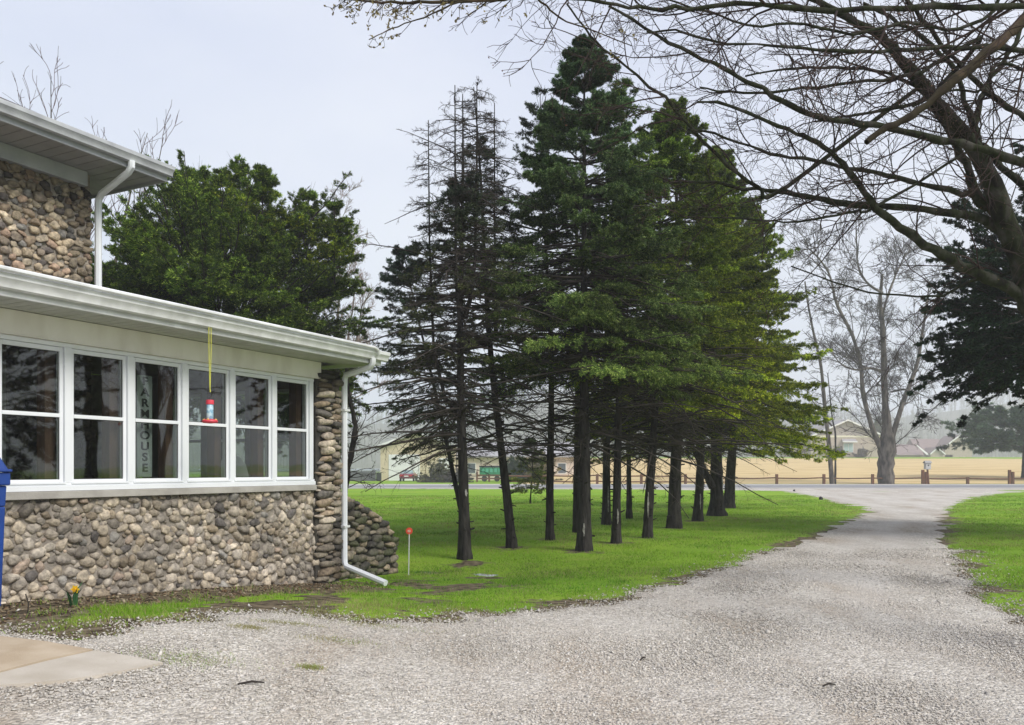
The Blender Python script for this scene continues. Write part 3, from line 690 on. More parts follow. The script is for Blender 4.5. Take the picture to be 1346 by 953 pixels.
def tubes(sets, sides=4):
    """sets: list of (pts (B,N,3), rad (B,N)) -> verts, quads"""
    V = []; Q = []; off = 0
    for pts, rad, S in sets:
        B, N, _ = pts.shape
        if B == 0: continue
        T = np.empty_like(pts); T[:, 1:-1] = pts[:, 2:] - pts[:, :-2]; T[:, 0] = pts[:, 1] - pts[:, 0]; T[:, -1] = pts[:, -1] - pts[:, -2]; T = nrm(T)
        m = np.abs(T.mean(1)); ax = np.eye(3)[np.argmin(m, 1)][:, None, :]
        U_ = nrm(np.cross(T, ax)); W_ = np.cross(T, U_)
        a = np.arange(S) * 2 * np.pi / S
        ring = pts[:, :, None] + rad[:, :, None, None] * (U_[:, :, None] * np.cos(a)[None, None, :, None] + W_[:, :, None] * np.sin(a)[None, None, :, None])
        V.append(ring.reshape(-1, 3))
        b = np.arange(B)[:, None, None] * N * S; n_ = np.arange(N - 1)[None, :, None] * S; k = np.arange(S)[None, None]
        k2 = (k + 1) % S
        q = np.stack([b + n_ + k, b + n_ + k2, b + n_ + S + k2, b + n_ + S + k], -1).reshape(-1, 4) + off
        Q.append(q); off += B * N * S
    return np.concatenate(V), np.concatenate(Q)
def radii(r0, N, tip=.25, p=1.0):
    t = np.linspace(0, 1, N)[None]
    return np.asarray(r0)[:, None] * (1 - (1 - tip) * t ** p)
def kids(pts, L, per, t0, t1, ang, lf, planar=0.0, tpow=1.0):
    B = len(pts); idx = np.repeat(np.arange(B), per); n = len(idx)
    u_ = rng.uniform(0, 1, n) ** tpow; t = t0 + (t1 - t0) * u_
    p, d = along(pts, idx, t)
    rp = rng.normal(0, 1, (n, 3)); perp = nrm(rp - d * (rp * d).sum(1, keepdims=True))
    if planar:
        h = np.cross(d, np.array([0, 0, 1.0])); h = nrm(h) * rng.choice([-1, 1], (n, 1)); perp = nrm(h * planar + perp * (1 - planar))
    a = np.abs(rng.normal(ang, .2, n))[:, None]
    dd = d * np.cos(a) + perp * np.sin(a)
    return p, dd, lf(np.asarray(L)[idx], t) * rng.uniform(.65, 1.2, n), idx, t
def stuff(o): o['kind'] = 'stuff'; return o
def blade_mesh(p, d, L, wd):
    n = len(p); r = rng.normal(0, 1, (n, 3)); s = nrm(np.cross(d, r)) * wd[:, None]
    m = p + d * (L * .45)[:, None]; t = p + d * L[:, None]
    V = np.stack([p, m + s, t, m - s], 1).reshape(-1, 3)
    return V, np.arange(4 * n).reshape(-1, 4)

BARK = mat('conifer_bark', (.012, .011, .010), (.075, .068, .062), 6, stretch=(2.5, 2.5, .5), bump=1.0, bscale=14, rough=.95, spec=.1, detail=8, lo=.3, hi=.8, bdist=.03)
DEADW = mat('dead_twig', (.030, .026, .023), (.085, .072, .062), 3, rough=.95, spec=.1)
NEED = mat('needles', (1, 1, 1), (.7, .75, .7), .9, rough=.7, attr=True, spec=.2, trans=.28)
BARK2 = mat('maple_bark', (.018, .016, .014), (.062, .058, .05), 5, stretch=(1.5, 1.5, 1), bump=.8, bscale=16, rough=.95, spec=.1, detail=8, c3=(.028, .034, .016), bdist=.02)
BARKFAR = mat('grey_bark', (.035, .03, .025), (.16, .138, .115), 2.2, stretch=(1.5, 1.5, .5), bump=.8, bscale=5, rough=.95, spec=.1, bdist=.05)
TWIGFAR = mat('grey_twig', (.045, .038, .034), (.075, .062, .055), 1, rough=.95, spec=.1)

def trunk_poly(base, top, N=14, sway=.12, seed=0):
    r = np.random.default_rng(seed); t = np.linspace(0, 1, N)
    base = np.array(base); top = np.array(top); p = base + (top - base) * t[:, None]
    L = top[2] - base[2]
    w1, w2 = r.uniform(-1, 1, 2); f = r.uniform(2, 4)
    p[:, 0] += sway * w1 * np.sin(t * f) * (1 - t) ** .3 * np.sin(np.pi * t); p[:, 1] += sway * w2 * np.sin(t * f * 1.2) * np.sin(np.pi * t)
    return p
def trunk_mesh(poly, r0, r1, sides=14, flare=1.5, seed=0, sink=.25):
    r = np.random.default_rng(seed)
    N = 40; t = np.linspace(0, 1, N) ** 1.35; n = len(poly) - 1
    s = t * n; i = np.clip(s.astype(int), 0, n - 1); f = (s - i)[:, None]
    c = poly[i] + (poly[i + 1] - poly[i]) * f
    H = c[-1, 2] - c[0, 2]; c[0, 2] -= sink
    zz = c[:, 2] - poly[0, 2]
    rad = r0 + (r1 - r0) * t ** .9; rad = rad * (1 + (flare - 1) * np.exp(-np.clip(zz, 0, None) / .22))
    a = np.arange(sides) * 2 * np.pi / sides
    lob = 1 + .13 * np.sin(a[None] * 4 + r.uniform(0, 6)) * np.exp(-np.clip(zz, 0, None) / .35)[:, None] + .05 * r.normal(0, 1, (N, sides))
    rr = rad[:, None] * lob
    V = np.stack([c[:, 0:1] + rr * np.cos(a), c[:, 1:2] + rr * np.sin(a), np.repeat(c[:, 2:3], sides, 1)], 2)
    b = np.arange(N - 1)[:, None] * sides; k = np.arange(sides)[None]; k2 = (k + 1) % sides
    return V.reshape(-1, 3), np.stack([b + k, b + k2, b + sides + k2, b + sides + k], -1).reshape(-1, 4)

def spray(br, L, cols, dens=1.0, t0=.35, blade=.06, bw=.0075, droop=.06, sub=.42, tint=None):
    """needle foliage on branches: returns twig sets and blade mesh"""
    c1, c2, c3 = [np.array(c) for c in cols]
    per = max(4, int(15 * dens))
    p, d, l, idx, t = kids(br, L, per, t0, 1.0, .85, lambda L_, t_: np.clip(L_ * sub * (1.12 - t_), .10, .75), planar=.8)
    tw = growp(p, d, l, 4, droop=droop, wob=.08)
    p2, d2, l2, i2, t2 = kids(tw, l, max(3, int(5 * dens)), .1, .95, .75, lambda L_, t_: np.clip(L_ * .5 * (1.1 - t_), .05, .28), planar=.6)
    tw2 = growp(p2, d2, l2, 3, droop=droop * 1.3, wob=.08)
    P_, D_, L_, C_ = [], [], [], []
    def needles(tws, ll, nper, tb):
        nper = int(nper * 1.75)
        q, dd, _, ii, tt = kids(tws, ll, nper, 0, 1.0, .55, lambda a, b: np.ones(len(a)))
        P_.append(q); D_.append(dd); L_.append(blade * rng.uniform(.7, 1.3, len(q)) * (1.15 - .45 * tt))
        fr_ = np.clip(.5 * tb[ii] + .5 * tt, 0, 1)[:, None]; rn = rng.uniform(0, 1, (len(q), 1))
        c = c1 + (c2 - c1) * np.clip(fr_ * 1.1 * rn + .1, 0, 1); m_ = (rng.uniform(0, 1, (len(q), 1)) < .25 * fr_)
        C_.append(np.where(m_, c3 * rng.uniform(.8, 1.1, (len(q), 1)), c))
    needles(br, L, int(10 * dens), np.full(len(br), .6))
    needles(tw, l, int(9 * dens), t)
    needles(tw2, l2, int(8 * dens), t[i2])
    P_ = np.concatenate(P_); D_ = np.concatenate(D_); L_ = np.concatenate(L_); C_ = np.concatenate(C_)
    # the branch's own needles only on its outer part
    tone = np.clip(rng.lognormal(0, .32, len(br)), .5, 1.9); ib = np.concatenate([np.repeat(np.arange(len(br)), int(int(10 * dens) * 1.75)), np.repeat(idx, int(int(9 * dens) * 1.75)), np.repeat(idx[i2], int(int(8 * dens) * 1.75))])
    C_ = C_ * tone[ib][:, None]
    if tint is not None: C_ = C_ * tint[ib]
    V, Q = blade_mesh(P_, D_, L_, bw * .6 * rng.uniform(.7, 1.3, len(P_)))
    return [(tw, radii(np.full(len(tw), .0035), 4), 3)], V, Q, np.repeat(C_, 4, 0)

def conifer(name, label, base, H, r0, crown_z, Rm, nbr, cols, group=None, lean=(0, 0), dead=(1.4, 3.6, 60, 1.6), dens=1.0, blade=.06, bw=.0075, seed=0,
            profile=.8, poly=None, into=None, droop=.05, side=None, t0=.35, bark=None, tipgap=0.0, sway=.15, cat='spruce tree', rfun=None, updir=None):
    global rng
    rng = np.random.default_rng(100 + seed)
    root = into or tag(empty(name, tuple(base)), label, cat, group)
    b0 = np.zeros(3); tp = np.array([lean[0], lean[1], H])
    if poly is None: poly = trunk_poly(b0, tp, sway=sway, seed=seed)
    else:
        n_ = len(poly); zz = np.linspace(0, n_ - 1, 40); poly = np.stack([np.interp(zz, range(n_), poly[:, k]) for k in range(3)], 1)
    V, Q = trunk_mesh(poly, r0 * .86, .008, seed=seed, flare=(1.28 if r0 < .19 else 1.5) if into is None else 1.05, sink=.25 if into is None else .0)
    if into is None and dead:                      # broken-off stubs up the bare bole
        ns = 34; zs_ = rng.uniform(.12, crown_z, ns); a_ = rng.uniform(0, 6.28, ns); t_ = (zs_ / H); pc_ = np.stack([np.interp(zs_, poly[:, 2], poly[:, k]) for k in range(3)], 1)
        rd = r0 + (0.015 - r0) * t_ ** (.9 / 1.35); dr_ = np.stack([np.cos(a_), np.sin(a_), rng.normal(.1, .25, ns)], 1)
        sb_ = growp(pc_ + dr_ * (rd * .5)[:, None], dr_, rd * .7 + rng.uniform(.02, .07, ns), 3, wob=.1)
        SV, SQ = tubes([(sb_, radii(rng.uniform(.012, .026, ns), 3, .6), 5)]); Q = np.concatenate([Q, SQ + len(V)]); V = np.concatenate([V, SV])
    mk('trunk' if into is None else 'stem', V, Q, bark or BARK, root, smooth=True)
    def at_z(z):
        return np.stack([np.interp(z, poly[:, 2], poly[:, k]) for k in range(3)], 1)
    sets = []
    # live branches in loose whorls
    zf = rng.uniform(0, 1, nbr) ** .9; z = crown_z + (H - tipgap - crown_z) * zf; z = z * .4 + .6 * (np.round(z / .36) * .36 + rng.normal(0, .04, nbr)); zf = np.clip((z - crown_z) / (H - tipgap - crown_z), 0, 1)
    az = rng.uniform(0, 2 * np.pi, nbr)
    if side is not None:                              # fewer branches away from the light
        keep = (np.cos(az - side[0]) > -side[1]) | (z > H * side[2]); z, az, zf = z[keep], az[keep], zf[keep]
    rr = Rm * (1 - zf) ** profile * rng.uniform(.62, 1.12, len(z)) + .12 if rfun is None else rfun(zf) * rng.uniform(.7, 1.12, len(z))
    lobes = 1 + .18 * np.sin(az * 3 + z * 1.7 + seed); rr = rr * lobes
    el = (-.10 + .75 * zf ** 2 + rng.normal(0, .1, len(z))) if updir is None else updir(zf) + rng.normal(0, .15, len(z))
    d = np.stack([np.cos(az) * np.cos(el), np.sin(az) * np.cos(el), np.sin(el)], 1)
    br = growp(at_z(z), d, rr, 7, droop=droop * (1 - .6 * zf), wob=.05, up_end=droop * 1.7)
    sets.append((br, radii(.006 + .010 * rr, 7, .2), 5))
    wm = (1 - np.clip(zf * 1.15, 0, 1))[:, None]; s_, V, Q, C = spray(br, rr, cols, dens, t0=t0, blade=blade, bw=bw, tint=1 + wm * np.array([.75, .42, -.30]))
    sets += s_
    if not tipgap:
        ld_ = growp(np.repeat(poly[-1:] - np.array([[0, 0, .35]]), 5, 0), nrm(np.array([[0, 0, 1.0]]) + rng.normal(0, .22, (5, 3))), rng.uniform(.35, .7, 5), 4, wob=.05); br = np.concatenate([br, np.repeat(ld_, 2, 1)[:, [0, 1, 2, 3, 4, 5, 7]]]) if False else br
        sets.append((ld_, radii(np.full(5, .007), 4), 3))
    # dead lower branches with bare twigs
    if dead:
        z0, z1, nd, Ld = dead
        zd = rng.uniform(z0, z1, nd); ad = rng.uniform(0, 2 * np.pi, nd); ld = Ld * rng.uniform(.45, 1.15, nd) * np.clip(1.08 - .85 * (zd / H) ** 1.6, .12, 1)
        ed = rng.normal(.05, .16, nd)
        dd = np.stack([np.cos(ad) * np.cos(ed), np.sin(ad) * np.cos(ed), np.sin(ed)], 1)
        db = growp(at_z(zd), dd, ld, 7, droop=.06, wob=.07)
        sets.append((db, radii(.006 + .007 * ld, 7, .25), 4))
        p, d_, l, _, _ = kids(db, ld, 9, .15, 1, .8, lambda a, b: np.clip(a * .42 * (1.1 - b), .1, .8), planar=.6)
        k1 = growp(p, d_, l, 5, droop=.05, wob=.1); sets.append((k1, radii(np.full(len(k1), .004), 5, .4), 3))
        p, d_, l, _, _ = kids(k1, l, 3, .1, 1, .7, lambda a, b: np.clip(a * .5 * (1.1 - b), .06, .3), planar=.4)
        k2 = growp(p, d_, l, 3, droop=.05, wob=.1); sets.append((k2, radii(np.full(len(k2), .0028), 3, .5), 3))
    bv, bq = tubes(sets)
    mk('branches', bv, bq, DEADW, root)
    mk('crown', V, Q, NEED, root, col=C)
    return root

GREEN = [(.024, .052, .012), (.15, .25, .034), (.40, .52, .09)]
BLUEG = [(.022, .050, .022), (.115, .21, .088), (.31, .44, .22)]
YELG = [(.034, .065, .009), (.20, .30, .028), (.48, .57, .08)]
DARK = [(.010, .024, .012), (.025, .055, .025), (.055, .10, .045)]
DULL = [(.022, .032, .022), (.06, .082, .052), (.12, .15, .09)]
def tb(px, py): return G(px, py)

conifer('spruce', 'tall full spruce with blue-green top, foremost of the row beside the drive', tb(768, 724), 9.35, .155, 3.3, 2.75, 270, BLUEG, lean=(0, 0), dead=(1.9, 5.6, 120, 2.4), seed=1, t0=.42, dens=1.6, profile=.9, sway=.08)
conifer('spruce', 'thin half-bare spruce with grey scarred trunk, nearest the puddle', tb(611, 735), 8.2, .125, 3.4, 1.5, 90, DULL, lean=(-.05, .2), dead=(1.8, 7.8, 105, 2.7), seed=2, dens=.7, t0=.5, tipgap=1.5)
conifer('spruce', 'slender dark spruce leaning left, second trunk from the house', tb(673, 720), 9.0, .11, 3.6, 1.5, 100, DULL, lean=(-.75, .3), dead=(1.8, 8.3, 100, 2.3), seed=3, dens=.7, t0=.45, tipgap=1.2)
conifer('spruce', 'straight dark spruce between the leaning trunk and the tall full spruce', tb(723, 710), 9.4, .105, 3.6, 1.7, 120, DULL, lean=(-.2, .2), dead=(1.7, 6.4, 90, 1.9), seed=4, dens=.75)
conifer('spruce', 'thin spruce standing right behind the tall full spruce', tb(757, 700), 9.6, .09, 4.0, 1.5, 80, DARK, dead=(2.2, 7, 60, 1.8), seed=5, dens=.7, sway=.1)
conifer('spruce', 'spruce with a long pale sap streak, left of the pair of close trunks', tb(797, 690), 9.8, .14, 4.0, 1.8, 90, DARK, dead=(2.2, 6.0, 70, 2.0), seed=6, dens=.7, sway=.1)
conifer('spruce', 'dark knobbly spruce trunk just right of the tall full spruce', tb(810, 714), 9.3, .11, 3.4, 2.0, 130, GREEN, lean=(.15, .2), dead=(1.9, 5.5, 80, 2.0), seed=7, dens=.85)
conifer('spruce', 'slim spruce farthest back in the middle of the row', tb(827, 682), 10.0, .10, 4.5, 1.8, 80, DARK, dead=(2.4, 6, 60, 2.0), seed=8, dens=.7, blade=.075, bw=.01)
conifer('spruce', 'spruce with scarred trunk bending slightly right, middle of the row', tb(851, 707), 9.2, .125, 3.1, 2.5, 190, GREEN, lean=(.35, .2), dead=(1.8, 4.8, 120, 2.8), seed=9, t0=.42, dens=1.45)
conifer('spruce', 'stout-trunked spruce with bright yellow-green outer branches', tb(886, 694), 10.9, .20, 2.7, 2.9, 240, YELG, lean=(.1, .2), dead=(1.9, 4.8, 120, 2.7), seed=10, t0=.42, dens=1.5, blade=.07, bw=.009, profile=.7)
conifer('spruce', 'spruce with a pale scar at its foot and trunk leaning right', tb(917, 685), 10.2, .16, 2.7, 2.7, 160, YELG, lean=(.7, .2), dead=(2.1, 5, 100, 2.4), seed=11, t0=.42, dens=1.4, blade=.08, bw=.011)
conifer('spruce', 'forked spruce with wide flared base near the far end of the row', tb(942, 678), 11.6, .26, 2.7, 3.3, 220, YELG, lean=(.1, .3), dead=(2.1, 5, 100, 2.4), seed=12, t0=.42, dens=1.4, blade=.085, bw=.012, profile=.62)
conifer('spruce', 'last spruce of the row, farthest up the drive', tb(958, 668), 11.9, .25, 2.6, 3.6, 260, YELG, lean=(.6, .3), dead=(2.3, 5, 80, 2.4), seed=13, t0=.42, dens=1.4, blade=.1, bw=.014, profile=.6)
# forked limb of the flared spruce
b = tb(942, 678)
for o in [x for x in COL.objects if x.name.startswith('spruce') and x.get('label', '').startswith('forked')]:
    V, Q = tubes([(np.array([[(-.15, -.1, .9), (-.45, -.12, 1.5), (-.75, -.1, 2.1), (-.95, 0, 2.8)]], float), np.array([[.13, .10, .08, .05]]), 8)])
    mk('limb', V, Q, BARK, o, smooth=True)

SCAR = mat('sap_scar', (.42, .40, .37), (.16, .15, .135), 14, rough=.8)
for o in list(COL.objects):
    l_ = o.get('label', '')
    for key, zz_, hh_, dx_ in (('foremost of the row', .28, .24, -.02), ('long pale sap streak', .35, .7, .04), ('dark knobbly', .4, .3, .02), ('scarred trunk bending', .45, .55, .0), ('pale scar at its foot', .35, .45, .05), ('forked spruce', .8, .5, .14), ('nearest the puddle', 1.1, .12, .03)):
        if o.type == 'EMPTY' and key in l_:
            rr_ = {'foremost of the row': .158, 'long pale sap streak': .14, 'dark knobbly': .112, 'scarred trunk bending': .125, 'pale scar at its foot': .165, 'forked spruce': .25, 'nearest the puddle': .118}[key]
            sv = []; n_ = 9
            for k in range(n_ + 1):
                t = k / n_; w_ = .015 * math.sin(math.pi * min(max(t, .06), .94)) * random.uniform(.6, 1.3) + .004; xx = dx_ + random.uniform(-.006, .006); z_ = zz_ + hh_ * t
                for q_ in (-w_, w_): sv.append((xx + q_, -math.sqrt(max(rr_ ** 2 - (xx + q_) ** 2, .001)) * .93 - .010, z_))
                for q_ in (-w_, w_): sv.append((xx + q_, -math.sqrt(max(rr_ ** 2 - (xx + q_) ** 2, .001)) * .93 + .03, z_))
            fs = []
            for k in range(n_):
                b_ = 4 * k; fs += [(b_, b_ + 1, b_ + 5, b_ + 4), (b_ + 1, b_ + 3, b_ + 7, b_ + 5), (b_ + 2, b_, b_ + 4, b_ + 6)]
            MB().add(sv, fs).build('scar', SCAR, o)
# thin bare leaders that fork from the first two trunks
T1 = [o for o in COL.objects if o.get('label', '').startswith('thin half-bare')][0]; T2 = [o for o in COL.objects if o.get('label', '').startswith('slender dark spruce')][0]
for i, (T_, px, pyt, Y, zf_) in enumerate(((T1, 563, 158, 14.8, 2.3), (T1, 598, 112, 14.2, 3.6), (T1, 627, 108, 14.4, 4.2), (T2, 650, 135, 16.4, 4.0))):
    bx = np.array(T_.location); top = P(px, pyt, Y) - bx; H = top[2]
    fork = np.array([0 if T_ is T1 else -.30, .02, zf_])
    pl_ = np.array([fork, fork + (top - fork) * np.array([.55, .6, .10]), fork + (top - fork) * np.array([.85, .9, .25]), fork + (top - fork) * np.array([.97, 1, .6]), top])
    conifer('', '', (0, 0, 0), H, .055, zf_ + .8, .95, 46, DULL, poly=pl_, into=T_, dead=(zf_ + .3, H - .1, 95, 1.05), seed=30 + i, dens=.5, t0=.6, tipgap=1.8)
# blue-green low crown of a tree behind the first trunk, drooping to the left
conifer('spruce', 'bushy grey-green spruce behind the first trunk, hiding the garage roof', (G(613, 702)), 6.6, .08, 2.3, 1.6, 170, [(.02, .04, .026), (.05, .085, .055), (.10, .15, .10)], seed=40, dens=.95, lean=(-1.5, .3), sway=.05, droop=.12, dead=(1.4, 3, 30, 1.3), profile=.6)
conifer('young_spruce', 'small open young spruce seen between the second and third trunks', G(697, 662), 2.7, .04, .6, 1.1, 60, [(.05, .08, .02), (.11, .16, .05), (.24, .25, .10)], seed=41, dens=.6, blade=.11, bw=.018, dead=None)

# big rounded conifer behind the porch
def roundtree(name, label, c, H, Rw, zc, nbr, cols, seed, dens, blade, bw, cat, r0=.22, lift=.35, squash=1.0, t0=.45, smin=-.85, hang=0.0, inner=.5, rpow=.5):
    global rng
    rng = np.random.default_rng(seed)
    root = empty(name, tuple(c)); tag(root, label, cat)
    V, Q = trunk_mesh(trunk_poly(np.zeros(3), (0.1, 0, H * .8), seed=seed), r0, .04, seed=seed); mk('trunk', V, Q, BARK, root, smooth=True)
    # end points spread through an ellipsoidal shell with lobes
    a = rng.uniform(0, 2 * np.pi, nbr); s = rng.uniform(smin, 1, nbr); rad = np.clip(1 - s * s, 0, 1) ** rpow
    lob = 1 + .13 * np.sin(a * 4 + s * 3) + .10 * np.sin(a * 7 - s * 5) + rng.normal(0, .07, nbr)
    lob = lob * rng.uniform(.62, 1, nbr) ** .5; end = np.stack([np.cos(a) * rad * Rw * lob, np.sin(a) * rad * Rw * lob, zc + s * (H - zc) * lob * squash], 1)
    st_ = np.stack([np.zeros(nbr), np.zeros(nbr), np.clip(zc + (end[:, 2] - zc) * .35 - .9, .8, H * .75)], 1)
    cen = np.array([0, 0, zc - .5]); st0 = st_.copy(); st_ = cen + (end - cen) * inner; v = end - st_; L = np.linalg.norm(v, axis=1); d = nrm(v); d[:, 2] -= lift * .4; d = nrm(d)
    N = 7; t = np.linspace(0, 1, N)[None, :, None]
    k0 = rng.choice(nbr, 60); lm = (st0[k0])[:, None] * (1 - t) + st_[k0][:, None] * t + rng.normal(0, .04, (60, N, 3)) * np.minimum(t, .3)
    mid = st_ + v * .5 - np.array([0, 0, 1]) * (lift * L * .18)[:, None]
    br = (1 - t) ** 2 * st_[:, None] + 2 * t * (1 - t) * mid[:, None] + t * t * end[:, None] + rng.normal(0, .03, (nbr, N, 3))
    br[:, -1, 2] -= hang * L; br[:, -2, 2] -= hang * .5 * L
    s_, V, Q, C = spray(br, L, cols, dens, t0=t0, blade=blade, bw=bw, sub=.36, droop=-.02 + hang * .2)
    bv, bq = tubes([(br, radii(.006 + .010 * L, N, .2), 4), (lm, radii(np.full(60, .045), N, .4), 5)] + s_)
    mk('branches', bv, bq, DEADW, root); mk('crown', V, Q, NEED, root, col=C)
    return root
EVC = [(.02, .048, .010), (.155, .25, .028), (.42, .53, .08)]
roundtree('evergreen_tree', 'broad bushy dark green evergreen rising behind the porch roof', ((291 - CX) / F * 21, 21, 0), 8.7, 3.75, 5.0, 680, EVC, 50, 1.2, .085, .011, 'evergreen tree', lift=-.5, t0=.15, inner=.48, rpow=.36)
ev = [o for o in COL.objects if o.name == 'evergreen_tree'][0]; ec = np.array(ev.location)
for i, (px, py, Y, rm) in enumerate(((240, 210, 20.5, .6), (263, 206, 21.5, .6), (315, 200, 21, .6), (345, 206, 20, .6), (405, 236, 21, .6), (440, 250, 20.5, .5), (290, 210, 21, .5))):
    top = P(px, py, Y) - ec; top[2] -= .3; b0_ = top - np.array([0, 0, 2.0])
    conifer('', '', (0, 0, 0), top[2], .025, b0_[2] + .1, rm * 2.0, 44, EVC, poly=np.array([b0_, top]), into=ev, dead=None, seed=300 + i, dens=.8, blade=.085, bw=.010, droop=.0, t0=.1, profile=1.15, updir=lambda z: .6 + z * 0)
roundtree('hemlock', 'dark hemlock at the right edge behind the mossy maple', ((1440 - CX) / F * 19, 19, 0), 8.8, 3.9, 5.3, 520, DARK, 51, 1.0, .085, .018, 'evergreen tree', lift=.25, hang=.10, t0=.15, smin=-.72, inner=.5)
roundtree('pine', 'pale hazy green pine beyond the road at the right edge', ((1345 - CX) / F * 96, 96, float(gh((1345 - CX) / F * 96, 96))), 9.0, 7.8, 5.4, 240, [(.05, .09, .05), (.11, .17, .10), (.17, .24, .15)], 52, .7, .45, .06, 'pine tree', lift=.2, squash=.9)

# ------------------------------------------------------------------ bare trees
def bare(name, label, loc, limbs, levels, bark, twig, cat='bare tree', group=None, seed=0, trunk=None, minr=.0025, extra=None):
    """limbs: list of (pts (N,3) local, r list). Children recursion after."""
    global rng
    rng = np.random.default_rng(seed)
    root = empty(name, tuple(loc)); tag(root, label, cat, group)
    big = []; tws = []
    for pts, rr in limbs:
        pts = np.array(pts, float); rr = np.array(rr, float)
        # smooth resample
        n = len(pts); M = max(12, n * 3); s = np.linspace(0, n - 1, M)
        def cr_(A):
            i = np.clip(s.astype(int), 0, n - 2); f = (s - i)[:, None] if A.ndim > 1 else s - i
            p0 = A[np.clip(i - 1, 0, n - 1)]; p1 = A[i]; p2 = A[i + 1]; p3 = A[np.clip(i + 2, 0, n - 1)]
            return .5 * ((2 * p1) + (-p0 + p2) * f + (2 * p0 - 5 * p1 + 4 * p2 - p3) * f ** 2 + (-p0 + 3 * p1 - 3 * p2 + p3) * f ** 3)
        P_ = cr_(pts); R_ = np.clip(cr_(rr) * (1 + .09 * rng.normal(0, 1, M)), minr, None)
        P_[1:-1] += rng.normal(0, 1, (M - 2, 3)) * np.minimum(R_[1:-1], .02)[:, None] * .5
        big.append((P_[None], R_[None], 10))
    V, Q = tubes(big)
    mk('limbs' if trunk is None else 'trunk', V, Q, bark, root, smooth=True)
    cur = [(b[0], np.array([np.linalg.norm(np.diff(b[0][0], axis=0), axis=1).sum()]), b[1]) for b in big]
    sets = []
    nxt = []
    for (pts, L, rr) in cur:
        lv = levels[0]; per = max(3, int(L[0] * lv['per_m']))
        p, d, l, idx, t = kids(pts, L, per, lv.get('t0', .12), 1.0, lv['ang'], lambda a, b_: np.clip(lv['len'] * (1.15 - .6 * b_), .05, None))
        j = np.clip((t * (pts.shape[1] - 1)).astype(int), 0, pts.shape[1] - 1); r0 = np.minimum(rr[0, j] * .55, lv['r'] * l / lv['len'])
        d[:, 2] += lv.get('up', 0); tw = growp(p, d, l, lv['N'], droop=lv.get('droop', 0), wob=lv['wob'])
        nxt.append((tw, l, r0))
    tw = np.concatenate([x[0] for x in nxt]); l = np.concatenate([x[1] for x in nxt]); r0 = np.concatenate([x[2] for x in nxt])
    r0 = np.clip(r0, minr, None); sets.append((tw, np.clip(radii(r0, tw.shape[1], .3), minr * .8, None), 5))
    for lv in levels[1:]:
        p, d, l2, idx, t = kids(tw, l, lv['per'], lv.get('t0', .12), 1.0, lv['ang'], lambda a, b_: np.clip(a * lv['frac'] * (1.2 - .7 * b_), .03, None))
        d[:, 2] += lv.get('up', 0)
        r1 = np.clip(r0[idx] * .55, minr, None)
        tw = growp(p, d, l2, lv['N'], droop=lv.get('droop', 0), wob=lv['wob']); l = l2; r0 = r1
        sets.append((tw, np.clip(radii(r0, tw.shape[1], .4), minr * .7, None), 3))
    if extra: extra(root, tw)
    V, Q = tubes(sets)
    mk('branches', V, Q, twig, root)
    return root

